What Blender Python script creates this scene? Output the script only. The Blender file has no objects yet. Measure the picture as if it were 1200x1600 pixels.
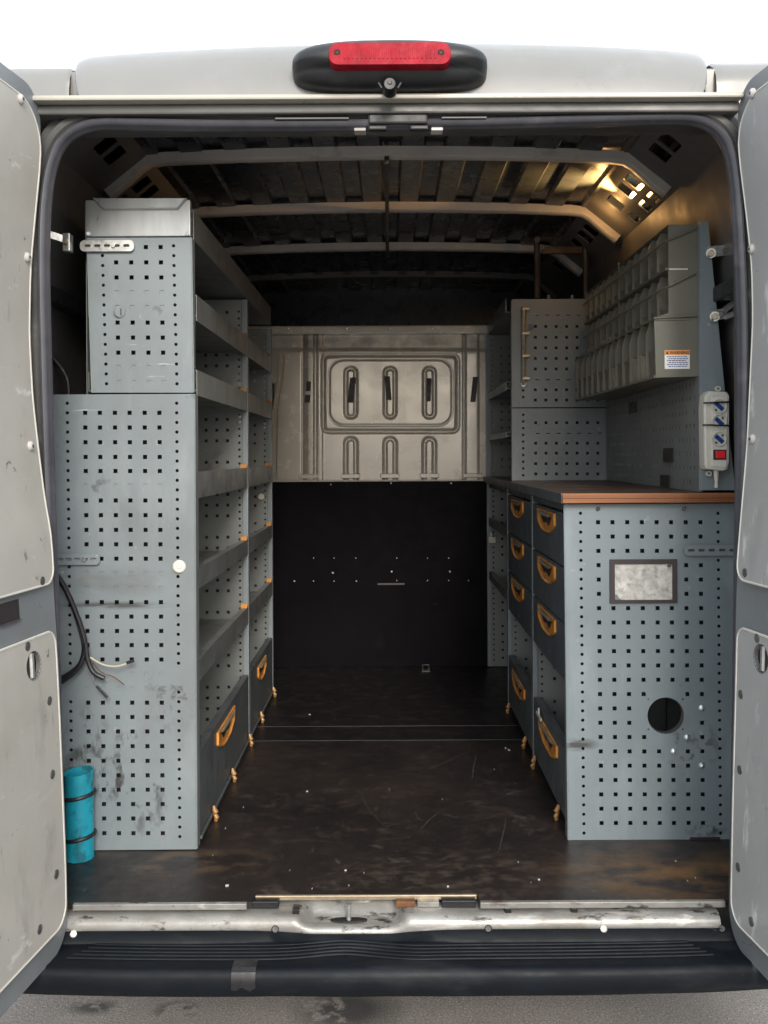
import bpy, bmesh, math, random
from mathutils import Vector, Matrix, noise as mnoise
from mathutils.geometry import delaunay_2d_cdt

random.seed(7)
SC = bpy.context.scene
COL = SC.collection
R = math.radians

# ------------------------------------------------------------------ camera
F, CX, CY, ROLL = 1500.0, 608.0, 712.0, 0.005
FLOOR = -1.0144                 # load floor below the lens
H = 1.385                       # lens above the asphalt
cam = bpy.data.cameras.new("camera")
cam.sensor_fit = 'HORIZONTAL'; cam.sensor_width = 36; cam.lens = 36*F/1200
cam.shift_x = -8/1200; cam.shift_y = -88/1200
cam.clip_start = 0.05; cam.clip_end = 2000
camo = bpy.data.objects.new("camera", cam); COL.objects.link(camo)
camo.location = (0, 0, H)
camo.rotation_euler = (Matrix.Rotation(R(90), 3, 'X') @ Matrix.Rotation(-ROLL, 3, 'Z')).to_euler()
SC.camera = camo

# ------------------------------------------------------------------ light
SC.view_settings.view_transform = 'Standard'; SC.view_settings.look = 'None'
SC.view_settings.gamma = 1; SC.view_settings.exposure = 0.98
SUN_EL, SUN_AZ = R(27), R(170)          # azimuth clockwise from +Y: behind the lens, a little to the right
W = bpy.data.worlds.new("World"); SC.world = W; W.use_nodes = True
nt = W.node_tree; nt.nodes.clear()
sky = nt.nodes.new('ShaderNodeTexSky'); sky.sky_type = 'NISHITA'; sky.sun_disc = False
sky.sun_elevation = SUN_EL; sky.sun_rotation = SUN_AZ; sky.dust_density = 4; sky.air_density = 1
tc = nt.nodes.new('ShaderNodeTexCoord')
cn = nt.nodes.new('ShaderNodeTexNoise'); cn.inputs['Scale'].default_value = 2.2; cn.inputs['Detail'].default_value = 5
nt.links.new(tc.outputs['Generated'], cn.inputs['Vector'])
cr = nt.nodes.new('ShaderNodeValToRGB')
cr.color_ramp.elements[0].position = .3; cr.color_ramp.elements[0].color = (7.6, 8.2, 9.0, 1)
cr.color_ramp.elements[1].position = .7; cr.color_ramp.elements[1].color = (10.6, 11.0, 11.4, 1)
nt.links.new(cn.outputs['Fac'], cr.inputs['Fac'])
mx = nt.nodes.new('ShaderNodeMix'); mx.data_type = 'RGBA'; mx.inputs[0].default_value = 0.70
nt.links.new(sky.outputs[0], mx.inputs[6]); nt.links.new(cr.outputs[0], mx.inputs[7])
bg = nt.nodes.new('ShaderNodeBackground'); bg.inputs['Strength'].default_value = 0.115
wo = nt.nodes.new('ShaderNodeOutputWorld')
nt.links.new(mx.outputs[2], bg.inputs['Color']); nt.links.new(bg.outputs[0], wo.inputs['Surface'])
sl = bpy.data.lights.new("sun", 'SUN'); sl.energy = 1.3; sl.angle = R(18); sl.color = (1, .95, .88)
so = bpy.data.objects.new("sun", sl); COL.objects.link(so)
sd = Vector((math.sin(SUN_AZ)*math.cos(SUN_EL), math.cos(SUN_AZ)*math.cos(SUN_EL), math.sin(SUN_EL)))
so.rotation_euler = sd.to_track_quat('Z', 'Y').to_euler(); so.location = sd*20

# ------------------------------------------------------------------ helpers
def P(px, py, d):
    """a point of the place: where the sight line of that pixel reaches depth d (z counted from lens height)"""
    dx, dy = px-CX, py-CY
    return ((dx-ROLL*dy)*d/F, d, -(dy+ROLL*dx)*d/F)

def P2(px, py, d):
    p = P(px, py, d); return (p[0], p[2])

def lin(c):
    c = c/255.0
    return c/12.92 if c <= .04045 else ((c+.055)/1.055)**2.4

def rgb(r, g, b): return (lin(r), lin(g), lin(b), 1)

def wpos(o):
    v = Vector((0, 0, 0))
    while o is not None:
        v += o.location; o = o.parent
    return v

class MB:
    def __init__(s): s.v = []; s.f = []
    def add(s, vs, fs):
        b = len(s.v); s.v.extend(tuple(p) for p in vs); s.f.extend(tuple(b+i for i in f) for f in fs); return s
    def box(s, x0, x1, y0, y1, z0, z1, bev=0.0):
        if x0 > x1: x0, x1 = x1, x0
        if y0 > y1: y0, y1 = y1, y0
        if z0 > z1: z0, z1 = z1, z0
        if bev <= 0:
            return s.add([(x0,y0,z0),(x1,y0,z0),(x1,y1,z0),(x0,y1,z0),(x0,y0,z1),(x1,y0,z1),(x1,y1,z1),(x0,y1,z1)],
                         [(0,3,2,1),(4,5,6,7),(0,1,5,4),(1,2,6,5),(2,3,7,6),(3,0,4,7)])
        bm = bmesh.new(); bmesh.ops.create_cube(bm, size=1)
        for v in bm.verts:
            v.co = ((x0+x1)/2+v.co.x*(x1-x0), (y0+y1)/2+v.co.y*(y1-y0), (z0+z1)/2+v.co.z*(z1-z0))
        bmesh.ops.bevel(bm, geom=bm.edges[:], offset=bev, segments=2, affect='EDGES', profile=.6)
        bm.verts.ensure_lookup_table()
        s.add([v.co[:] for v in bm.verts], [[v.index for v in f.verts] for f in bm.faces]); bm.free(); return s
    def tube(s, pts, r, n=8, cap=True):
        pts = [Vector(p) for p in pts]; rs = r if isinstance(r, (list, tuple)) else [r]*len(pts)
        vs = []; up = None
        for i, p in enumerate(pts):
            t = (pts[min(i+1, len(pts)-1)]-pts[max(i-1, 0)]).normalized()
            if up is None:
                up = t.orthogonal().normalized()
            up = (up - t*up.dot(t)).normalized(); w = t.cross(up)
            for k in range(n):
                a = 2*math.pi*k/n; vs.append(p + (up*math.cos(a)+w*math.sin(a))*rs[i])
        fs = [(i*n+k, i*n+(k+1) % n, (i+1)*n+(k+1) % n, (i+1)*n+k) for i in range(len(pts)-1) for k in range(n)]
        if cap: fs += [tuple(range(n))[::-1], tuple((len(pts)-1)*n+k for k in range(n))]
        return s.add(vs, fs)
    def prism(s, poly, fn, t):
        """a 2-D outline given thickness t; fn(u, v, w) places it"""
        n = len(poly)
        return s.add([fn(u, v, 0) for u, v in poly]+[fn(u, v, t) for u, v in poly],
                     [tuple(range(n)), tuple(range(2*n-1, n-1, -1))]+[(i, i+n, (i+1) % n+n, (i+1) % n) for i in range(n)])
    def rows(s, rows, close=False):
        n = len(rows[0]); vs = [p for r in rows for p in r]; m = len(rows)
        fs = [(i*n+j, i*n+j+1, (i+1)*n+j+1, (i+1)*n+j) for i in range(m-1) for j in range(n-1)]
        if close: fs += [(i*n+n-1, i*n, (i+1)*n, (i+1)*n+n-1) for i in range(m-1)]
        return s.add(vs, fs)
    def perf(s, outline, holes, fn, t, grid=None):
        """a plate with real holes: outline and hole loops in (u, v), thickness t"""
        vs = [Vector(p) for p in outline]; faces = [list(range(len(outline)))]
        loops = [list(range(len(outline)))]
        for h in holes:
            b = len(vs); vs += [Vector(p) for p in h]; faces.append(list(range(b, b+len(h))))
        if grid: vs += [Vector(p) for p in grid]
        o = delaunay_2d_cdt(vs, [], faces, 1, 1e-6)
        ov, of, origf = o[0], o[2], o[5]
        keep = [f for f, og in zip(of, origf) if not any(k > 0 for k in og)]
        n = len(ov); V = [fn(p.x, p.y, 0) for p in ov]+[fn(p.x, p.y, t) for p in ov]
        fs = [tuple(f) for f in keep]+[tuple(i+n for i in reversed(f)) for f in keep]
        ed = {}
        for f in keep:
            for i in range(len(f)):
                a, b2 = f[i], f[(i+1) % len(f)]; ed[(a, b2)] = ed.get((a, b2), 0)+1
        for (a, b2) in ed:
            if (b2, a) not in ed: fs.append((b2, a, a+n, b2+n))
        return s.add(V, fs)
    def build(s, name, m, parent=None, smooth=False, label=None, fix=True, kind=None, sharp=30):
        me = bpy.data.meshes.new(name); off = wpos(parent) if parent else Vector((0, 0, 0))
        me.from_pydata([(x-off.x, y-off.y, z+H-off.z) for x, y, z in s.v], [], s.f)
        if fix:
            bm = bmesh.new(); bm.from_mesh(me); bmesh.ops.recalc_face_normals(bm, faces=bm.faces[:]); bm.to_mesh(me); bm.free()
        me.validate()
        if smooth:
            for p in me.polygons: p.use_smooth = True
            try: me.set_sharp_from_angle(angle=R(sharp))
            except Exception: pass
        me.materials.append(m)
        o = bpy.data.objects.new(name, me); COL.objects.link(o); o.parent = parent
        if label: o['label'] = label
        if kind: o['kind'] = kind
        return o

def thing(name, label, cat, loc, group=None):
    o = bpy.data.objects.new(name, None); COL.objects.link(o); o.empty_display_size = .1
    o.location = (loc[0], loc[1], loc[2]+H); o['label'] = label; o['category'] = cat
    if group: o['group'] = group
    return o

def tag(o, label, cat, group=None):
    o['label'] = label; o['category'] = cat
    if group: o['group'] = group
    return o

def again(o, delta, parent=None):
    """a copy of a part and its sub-parts, moved by delta"""
    c = o.copy(); COL.objects.link(c); c.parent = parent if parent is not None else o.parent
    c.location = o.location+Vector(delta)
    for ch in [k for k in bpy.data.objects if k.parent == o]:
        g = ch.copy(); COL.objects.link(g); g.parent = c
    return c

def sq(cx, cy, h): return [(cx-h, cy-h), (cx+h, cy-h), (cx+h, cy+h), (cx-h, cy+h)]
def rect(x0, x1, y0, y1): return [(x0, y0), (x1, y0), (x1, y1), (x0, y1)]
def circ(cx, cy, r, n=8, ry=None): return [(cx+r*math.cos(2*math.pi*k/n+.39), cy+(ry or r)*math.sin(2*math.pi*k/n+.39)) for k in range(n)]
def rrect(x0, x1, y0, y1, r, n=5):
    out = []
    for cx, cy, a0 in ((x1-r, y0+r, -90), (x1-r, y1-r, 0), (x0+r, y1-r, 90), (x0+r, y0+r, 180)):
        out += [(cx+r*math.cos(R(a0+90*k/n)), cy+r*math.sin(R(a0+90*k/n))) for k in range(n+1)]
    return out
def catmull(pts, n=6):
    out = []
    for i in range(len(pts)-1):
        a, b, c, d = pts[max(i-1, 0)], pts[i], pts[i+1], pts[min(i+2, len(pts)-1)]
        for k in range(n):
            t = k/n
            out.append(tuple(.5*((2*b[j])+(-a[j]+c[j])*t+(2*a[j]-5*b[j]+4*c[j]-d[j])*t*t+(-a[j]+3*b[j]-3*c[j]+d[j])*t**3) for j in range(len(b))))
    out.append(tuple(pts[-1])); return out
def interp(tab, y):
    if y <= tab[0][0]: return tab[0][1]
    for (a, va), (b, vb) in zip(tab, tab[1:]):
        if y <= b: return va+(vb-va)*(y-a)/(b-a)
    return tab[-1][1]
def front(d): return lambda u, v, w: (u, d+w, v)          # a plate facing the rear of the van
def side(x, s=1): return lambda u, v, w: (x+s*w, u, v)    # a plate facing across the van

# ------------------------------------------------------------------ materials
def mat(name, base, rough=.5, metal=0.0, var=.12, vscale=6, layers=(), bump=0.0, bscale=120, spec=.5, coat=0, stretch=(1, 1, 1), rvar=.1):
    """base colour with soft variation; layers = (colour, scale, lo, hi, amount, stretch) of dirt, wear or scratches"""
    m = bpy.data.materials.new(name); m.use_nodes = True; n = m.node_tree; n.nodes.clear()
    out = n.nodes.new('ShaderNodeOutputMaterial'); b = n.nodes.new('ShaderNodeBsdfPrincipled'); n.links.new(b.outputs[0], out.inputs[0])
    b.inputs['Metallic'].default_value = metal; b.inputs['Roughness'].default_value = rough
    b.inputs['Specular IOR Level'].default_value = spec; b.inputs['Coat Weight'].default_value = coat
    t = n.nodes.new('ShaderNodeTexCoord')
    def nz(scale, st=(1, 1, 1), detail=6, seed=0):
        mp = n.nodes.new('ShaderNodeMapping'); mp.inputs['Scale'].default_value = st; mp.inputs['Location'].default_value = (seed*1.7, seed*.9, seed*2.3)
        n.links.new(t.outputs['Object'], mp.inputs['Vector'])
        x = n.nodes.new('ShaderNodeTexNoise'); x.inputs['Scale'].default_value = scale; x.inputs['Detail'].default_value = detail; x.inputs['Roughness'].default_value = .62
        n.links.new(mp.outputs[0], x.inputs['Vector']); return x.outputs['Fac']
    v = nz(vscale, stretch)
    mr = n.nodes.new('ShaderNodeMapRange'); mr.inputs['From Min'].default_value = .3; mr.inputs['From Max'].default_value = .7
    mr.inputs['To Min'].default_value = 1-var; mr.inputs['To Max'].default_value = 1+var; n.links.new(v, mr.inputs['Value'])
    mul = n.nodes.new('ShaderNodeMix'); mul.data_type = 'RGBA'; mul.blend_type = 'MULTIPLY'; mul.inputs[0].default_value = 1
    mul.inputs[6].default_value = base; n.links.new(mr.outputs[0], mul.inputs[7]); colr = mul.outputs[2]
    for i, L in enumerate(layers):
        c, sc_, lo, hi, amt = L[:5]; st = L[5] if len(L) > 5 else (1, 1, 1)
        f = nz(sc_, st, 8, i+1)
        r2 = n.nodes.new('ShaderNodeMapRange'); r2.inputs['From Min'].default_value = lo; r2.inputs['From Max'].default_value = hi
        r2.inputs['To Max'].default_value = amt; n.links.new(f, r2.inputs['Value']); fac = r2.outputs[0]
        if len(L) > 6:                       # the layer kept to a place of its own: (centre, radius)
            for (cxyz, rad) in [L[6]]:
                d1 = n.nodes.new('ShaderNodeVectorMath'); d1.operation = 'SUBTRACT'; n.links.new(t.outputs['Object'], d1.inputs[0]); d1.inputs[1].default_value = cxyz
                d2 = n.nodes.new('ShaderNodeVectorMath'); d2.operation = 'DIVIDE'; n.links.new(d1.outputs[0], d2.inputs[0]); d2.inputs[1].default_value = rad
                d3 = n.nodes.new('ShaderNodeVectorMath'); d3.operation = 'LENGTH'; n.links.new(d2.outputs[0], d3.inputs[0])
                r3 = n.nodes.new('ShaderNodeMapRange'); r3.inputs['From Min'].default_value = 1; r3.inputs['From Max'].default_value = .35; n.links.new(d3.outputs['Value'], r3.inputs['Value'])
                mm = n.nodes.new('ShaderNodeMath'); mm.operation = 'MULTIPLY'; n.links.new(fac, mm.inputs[0]); n.links.new(r3.outputs[0], mm.inputs[1]); fac = mm.outputs[0]
        k = n.nodes.new('ShaderNodeMix'); k.data_type = 'RGBA'; n.links.new(fac, k.inputs[0]); n.links.new(colr, k.inputs[6]); k.inputs[7].default_value = c; colr = k.outputs[2]
    n.links.new(colr, b.inputs['Base Color'])
    if rvar:
        r4 = n.nodes.new('ShaderNodeMapRange'); r4.inputs['From Min'].default_value = .3; r4.inputs['From Max'].default_value = .7
        r4.inputs['To Min'].default_value = max(.03, rough-rvar); r4.inputs['To Max'].default_value = min(1, rough+rvar); n.links.new(nz(vscale*3, stretch, 6, 9), r4.inputs['Value'])
        n.links.new(r4.outputs[0], b.inputs['Roughness'])
    if bump:
        bn = n.nodes.new('ShaderNodeBump'); bn.inputs['Strength'].default_value = bump; bn.inputs['Distance'].default_value = .004
        n.links.new(nz(bscale, stretch, 4, 4), bn.inputs['Height']); n.links.new(bn.outputs[0], b.inputs['Normal'])
    return m

def glow(name, c, s):
    m = bpy.data.materials.new(name); m.use_nodes = True; n = m.node_tree; n.nodes.clear()
    out = n.nodes.new('ShaderNodeOutputMaterial'); e = n.nodes.new('ShaderNodeEmission'); e.inputs[0].default_value = c; e.inputs[1].default_value = s
    n.links.new(e.outputs[0], out.inputs[0]); return m

def g(v, a=1): return (v, v, v, a)
M = {}
DIRT = (.03, .027, .025, 1)
RUB = (.42, .46, .47, 1)
M['panel'] = mat('grey_enamel', (.192, .226, .242, 1), .42, var=.10, vscale=2.2, bump=.06, bscale=7, layers=(
    ((.15, .165, .17, 1), 3.5, .50, .70, .55, (1, 1, .6)), ((.29, .32, .33, 1), 5, .54, .72, .5, (1.6, 1, .5)), (DIRT, 9, .66, .72, .5), (RUB, 30, .68, .73, .6), (DIRT, 55, .70, .74, .6), (RUB, 60, .69, .73, .6, (.1, 1, 1)),
    (DIRT, 14, .54, .61, .85, (1, 1, .55), ((.02, -.476, .20), (.14, .2, .21))), (DIRT, 22, .50, .60, .7, (1.4, 1, .7), ((-.10, -.476, .24), (.08, .2, .16))),
    (DIRT, 12, .44, .58, .75, (.4, 1, 4), ((-.03, -.476, .632), (.17, .2, .012))), ((.12, .13, .13, 1), 8, .40, .58, .6, (.6, 1, 2), ((-.05, -.476, .69), (.22, .2, .05))), (DIRT, 20, .52, .6, .7, (1, 1, 1), ((.12, -.476, .40), (.08, .2, .09)))))
M['panel_right'] = mat('grey_enamel_scuffed', (.182, .220, .240, 1), .42, var=.10, vscale=2.2, bump=.06, bscale=7, layers=(
    ((.145, .165, .175, 1), 3.5, .50, .70, .5, (1, 1, .6)), ((.28, .32, .335, 1), 5, .54, .72, .45, (1.6, 1, .5)), (DIRT, 10, .67, .73, .5), (RUB, 34, .68, .73, .6), (DIRT, 60, .70, .74, .6), (RUB, 60, .69, .73, .6, (.1, 1, 1)),
    (DIRT, 40, .34, .50, .85, (.5, 1, 2.2), ((-.195, -.332, .251), (.06, .2, .02))), (DIRT, 36, .45, .55, .85, (1, 1, 1), ((.14, -.332, .025), (.06, .2, .025))), (DIRT, 28, .50, .58, .7, (1, 1, 1), ((.10, -.332, .25), (.10, .2, .07)))))
M['rack'] = mat('grey_enamel_inside', (.19, .205, .20, 1), .45, var=.1, vscale=4, layers=((DIRT, 7, .62, .74, .4), ((.42, .43, .42, 1), 22, .70, .76, .35)))
M['shelf'] = mat('worn_grey_shelf', (.17, .177, .175, 1), .38, var=.2, vscale=5, layers=(((.36, .36, .345, 1), 12, .56, .72, .45, (1, .15, 1)), (DIRT, 6, .58, .7, .5)))
M['tray'] = mat('brushed_zinc_tray', (.36, .38, .385, 1), .36, .55, var=.12, vscale=4, stretch=(6, 1, 1), layers=((DIRT, 9, .64, .75, .3),))
M['drawer'] = mat('dark_slate_drawer', (.085, .100, .110, 1), .5, var=.15, vscale=5, bump=.05, bscale=600, layers=(((.15, .16, .165, 1), 14, .58, .72, .4, (1, 1, .4)),))
M['drawer_left'] = mat('dark_slate_drawer_scuffed', (.095, .106, .112, 1), .5, var=.18, vscale=5, layers=(((.2, .2, .2, 1), 14, .58, .72, .35, (1, 1, .3)), (DIRT, 8, .58, .7, .5)))
M['orange'] = mat('amber_plastic', (.70, .30, .065, 1), .35, var=.25, vscale=20, layers=(((.06, .03, .02, 1), 22, .58, .72, .6),), coat=.3)
M['gold'] = mat('amber_foot', (.34, .18, .06, 1), .4, .1, var=.3, vscale=40)
M['steel'] = mat('zinc_steel', (.55, .56, .55, 1), .34, .8, var=.2, vscale=30, layers=((DIRT, 40, .6, .72, .5),))
M['cream'] = mat('beige_van_paint', (.42, .40, .345, 1), .33, var=.08, vscale=4, coat=.3, layers=(((.28, .26, .22, 1), 6, .56, .72, .5), (DIRT, 18, .68, .74, .5)))
M['sill'] = mat('scraped_sill_paint', (.275, .272, .258, 1), .34, .25, var=.15, vscale=7, bump=.15, bscale=60, layers=(((.15, .14, .125, 1), 9, .45, .62, .75, (.5, 1, 1)), ((.09, .05, .03, 1), 14, .60, .66, .85, (.35, 1, 1)), (DIRT, 34, .58, .64, .9, (.45, 1, 1)), ((.52, .51, .48, 1), 34, .56, .66, .55, (.2, 1, 1)), (DIRT, 7, .58, .68, .3, (.5, 1, 1)), ((.75, .73, .68, 1), 16, .62, .7, .7, (.4, 1, 1))))
M['skin'] = mat('silver_beige_roof_paint', (.212, .212, .203, 1), .33, .1, var=.06, vscale=3, coat=.25, layers=(((.33, .33, .33, 1), 4, .55, .75, .35),))
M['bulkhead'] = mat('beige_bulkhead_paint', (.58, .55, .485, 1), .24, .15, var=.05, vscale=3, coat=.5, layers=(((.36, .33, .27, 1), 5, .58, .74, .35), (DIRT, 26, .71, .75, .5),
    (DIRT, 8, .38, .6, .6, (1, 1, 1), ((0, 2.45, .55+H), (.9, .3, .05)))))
M['lining'] = mat('scuffed_beige_board', (.43, .418, .385, 1), .40, var=.09, vscale=2.5, bump=.05, bscale=5, layers=(((.5, .49, .46, 1), 30, .6, .7, .5, (1, .12, 1)), ((.22, .21, .19, 1), 40, .66, .71, .6, (1, 1, .15)), (DIRT, 50, .70, .74, .7), ((.24, .23, .21, 1), 10, .58, .70, .5, (1, 1, .4)), ((.36, .35, .31, 1), 4, .5, .7, .6), ((.74, .73, .69, 1), 18, .63, .70, .6, (1, .4, 1)), (DIRT, 24, .66, .70, .75), (DIRT, 9, .69, .73, .6)))
M['lining_right'] = mat('scuffed_grey_board', (.38, .386, .38, 1), .34, var=.09, vscale=2.5, bump=.05, bscale=5, layers=(((.24, .24, .24, 1), 40, .66, .71, .6, (1, 1, .15)), (DIRT, 50, .71, .75, .7), ((.25, .25, .25, 1), 9, .58, .70, .4, (1, 1, .4)), ((.33, .34, .34, 1), 4, .5, .7, .6), ((.76, .76, .75, 1), 14, .58, .68, .6, (1, 1.6, .5)), (DIRT, 26, .69, .73, .5)))
M['trim'] = mat('pale_board_edge', (.62, .605, .55, 1), .35, var=.1, vscale=12)
M['door'] = mat('blue_grey_door_metal', (.235, .255, .27, 1), .36, .25, var=.12, vscale=4, layers=(((.34, .36, .37, 1), 16, .62, .72, .5), (DIRT, 12, .66, .74, .5)))
M['jamb'] = mat('dark_jamb_paint', (.075, .075, .072, 1), .42, var=.3, vscale=8, stretch=(.4, 1, 1), layers=(((.2, .195, .18, 1), 10, .56, .7, .6, (.3, 1, 1)),))
M['rubber'] = mat('grey_door_seal', (.062, .063, .074, 1), .38, var=.2, vscale=14, layers=(((.14, .14, .15, 1), 12, .55, .72, .5),))
M['black'] = mat('black_plastic', (.010, .011, .013, 1), .42, var=.25, vscale=10, bump=.06, bscale=700, layers=(((.06, .06, .062, 1), 9, .56, .74, .4),))
M['bumper'] = mat('black_bumper_plastic', (.005, .0075, .011, 1), .52, var=.3, vscale=6, bump=.15, bscale=400, spec=.2, layers=(((.05, .055, .06, 1), 7, .54, .72, .45, (.3, 1, 1)), ((.1, .1, .1, 1), 30, .68, .74, .5)))
M['roof'] = mat('dark_roof_lining', (.013, .018, .028, 1), .30, var=.2, vscale=5, layers=(((.022, .025, .03, 1), 5, .56, .75, .5),))
M['bow'] = mat('grey_roof_bow', (.50, .48, .455, 1), .42, var=.1, vscale=10, layers=(((.15, .13, .12, 1), 12, .58, .7, .5),))
M['wall'] = mat('dark_grey_side_lining', (.095, .094, .094, 1), .48, var=.12, vscale=3, layers=(((.13, .12, .11, 1), 5, .55, .75, .5),))
M['ply'] = mat('black_filmed_plywood', (.0058, .0050, .0068, 1), .5, var=.25, vscale=5, bump=.04, bscale=300, spec=.05, layers=(((.018, .018, .02, 1), 5, .62, .76, .4), ((.12, .16, .15, 1), 60, .74, .77, .7, (.12, 1, 1))))
FLOOR_WEAR = (((.040, .030, .027, 1), 2.6, .40, .68, .65), ((.060, .044, .038, 1), 18, .50, .68, .45), ((.010, .0095, .010, 1), 6, .54, .68, .6), ((.085, .048, .038, 1), 30, .62, .72, .4),
    ((.13, .105, .088, 1), 45, .67, .73, .45, (1, .3, 1)), ((.13, .105, .088, 1), 40, .68, .73, .4, (.35, 1, 1)), ((.15, .125, .105, 1), 120, .64, .70, .45), ((.11, .088, .075, 1), 11, .62, .70, .45))
M['floor'] = mat('worn_brown_black_floor', (.0150, .0122, .0122, 1), .40, var=.2, vscale=5, bump=.08, bscale=160, layers=FLOOR_WEAR+(
    ((.20, .105, .034, 1), 12, .40, .66, .85, (.6, 1, 1), ((.70, .14, H+FLOOR), (.36, .20, .3))),
    ((.17, .11, .06, 1), 16, .48, .68, .6, (.5, 1, 1), ((-.50, .22, H+FLOOR), (.30, .10, .3))),
    ((.11, .083, .063, 1), 30, .48, .66, .55, (.7, 1, 1), ((.16, .14, H+FLOOR), (.40, .20, .3)))))
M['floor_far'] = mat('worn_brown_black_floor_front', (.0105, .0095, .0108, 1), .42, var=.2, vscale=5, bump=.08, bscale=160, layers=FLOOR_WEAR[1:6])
M['scratch'] = mat('bare_scratch', (.075, .062, .053, 1), .6, var=.5, vscale=60)
M['woodedge'] = mat('bare_wood_edge', (.225, .082, .030, 1), .5, var=.4, vscale=10, stretch=(.15, 1, 8), layers=((DIRT, 8, .62, .7, .7, (.4, 1, 4)),))
M['worktop'] = mat('worn_dark_worktop', (.085, .052, .038, 1), .38, var=.3, vscale=6, layers=(((.17, .14, .12, 1), 7, .54, .72, .6), (DIRT, 5, .56, .7, .6)))
M['bin'] = mat('grey_green_plastic', (.150, .147, .118, 1), .42, var=.1, vscale=8, layers=(((.12, .115, .095, 1), 6, .56, .72, .5), (DIRT, 30, .70, .75, .6)))
M['binlip'] = mat('lit_pale_plastic', (.36, .34, .27, 1), .34, var=.2, vscale=9, layers=(((.16, .15, .12, 1), 9, .5, .66, .6),))  # paler bin plastic, light put into the colour of lit fronts; also handle rims
M['white'] = mat('white_plastic', (.58, .57, .50, 1), .35, var=.06, vscale=20, layers=((DIRT, 40, .68, .74, .4),))
M['paper'] = mat('label_paper', (.78, .78, .78, 1), .6, var=.03)
M['labelorange'] = mat('label_orange', (.75, .27, .03, 1), .5, var=.05)
M['ink'] = mat('label_ink', (.02, .02, .025, 1), .6, var=.05)
M['inkblue'] = mat('label_blue_ink', (.05, .10, .32, 1), .6, var=.05)
M['blue'] = mat('blue_socket_shutter', (.012, .06, .24, 1), .35, var=.15, vscale=40)
M['redswitch'] = mat('red_switch', (.75, .025, .03, 1), .3, var=.05)
M['teal'] = mat('turquoise_plastic', (.014, .31, .42, 1), .4, var=.18, vscale=8, layers=(((.012, .10, .13, 1), 18, .52, .62, .75, (1, 1, .6)), ((.01, .06, .08, 1), 45, .60, .66, .7), ((.2, .55, .62, 1), 16, .62, .72, .4)))
M['lens'] = mat('red_lamp_lens', (.30, .008, .020, 1), .45, var=.3, vscale=25, spec=.12)
M['rust'] = mat('worn_brown_bar', (.055, .042, .036, 1), .4, .2, var=.35, vscale=18, layers=(((.26, .14, .06, 1), 16, .58, .7, .6),))
M['bronze'] = mat('dull_bronze_rod', (.40, .33, .24, 1), .35, .6, var=.2, vscale=30)
M['plate'] = mat('scratched_metal_plate', (.52, .52, .50, 1), .38, .5, var=.3, vscale=40, layers=(((.25, .25, .24, 1), 60, .5, .66, .7), ((.75, .74, .7, 1), 90, .6, .7, .6)))
M['tape'] = mat('black_tape', (.012, .011, .014, 1), .5, var=.2, vscale=20)
M['greytape'] = mat('silvery_grey_tape', (.016, .016, .018, 1), .3, var=.4, vscale=20)
M['wire'] = mat('cream_wire', (.55, .50, .36, 1), .45, var=.1)
M['brownhole'] = mat('dark_brown_recess', (.03, .024, .026, 1), .5, var=.2)  # also colours the dark sheets added behind the perforated panels
M['rustbrown'] = mat('rusty_bracket', (.13, .055, .02, 1), .6, var=.4, vscale=40)
M['ground'] = mat('pale_asphalt', (.30, .27, .243, 1), .8, var=.18, vscale=3, bump=1, bscale=260, layers=(
    ((.15, .137, .125, 1), 150, .48, .56, .75), ((.66, .62, .57, 1), 210, .55, .62, .85), ((.07, .064, .06, 1), 240, .57, .63, .85), ((.24, .22, .20, 1), 1.5, .4, .65, .5),
    ((.035, .034, .033, 1), 9, .40, .46, .9, (1, 1, 1), ((-.11, H*1.735, 0), (.16, .12, .3))),
    ((.035, .034, .033, 1), 12, .44, .49, .9, (1, 1, 1), ((-.54, H*1.735, 0), (.07, .05, .3))),
    ((.05, .048, .045, 1), 12, .44, .49, .9, (1, 1, 1), ((-.75, H*1.745, 0), (.08, .04, .3)))))

# ------------------------------------------------------------------ ground
mb = MB(); mb.rows([[(-400, -300, -H), (400, -300, -H)], [(-400, 500, -H), (400, 500, -H)]])
gr = mb.build('ground', M['ground'], kind='structure'); 

# ------------------------------------------------------------------ van
van = thing('cargo_van', 'silver beige high-roof cargo van seen from behind with both rear doors wide open', 'van', (0, 2.18, -H))
D0 = 2.18

# floor boards
ZF = FLOOR
def boards():
    # rear board: its rear edge steps forward over the latch
    xs = [(-.98, 2.186), (-.318, 2.186), (-.318, 2.222), (.200, 2.222), (.200, 2.186), (.98, 2.186), (.98, 3.420), (-.98, 3.420)]
    MB().prism(xs, lambda u, v, w: (u, v, ZF-w), .014).build('floor_board', M['floor'], van, label='brown black rear floor board worn by boots')
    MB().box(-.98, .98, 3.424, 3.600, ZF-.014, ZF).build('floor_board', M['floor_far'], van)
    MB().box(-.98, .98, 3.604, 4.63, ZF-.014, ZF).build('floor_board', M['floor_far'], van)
    MB().box(-.98, .98, 3.40, 3.62, ZF-.020, ZF-.0145).build('joint_strip', M['jamb'], van)
    for d in (3.422, 3.602):
        MB().box(-.62, .62, d-.0014, d+.0014, ZF-.012, ZF+.0006).build('joint_seal', M['jamb'], van)
boards()
rs = random.Random(11)
lines = [((640, 1216), (700, 1190), (762, 1160)), ((792, 1274), (786, 1305), (777, 1338)), ((745, 1178), (740, 1200), (738, 1222)), ((560, 1230), (575, 1262), (600, 1290)), ((655, 1300), (672, 1280), (690, 1268)), ((480, 1240), (520, 1232), (566, 1238)), ((418, 1320), (470, 1312), (540, 1318))]
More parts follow.
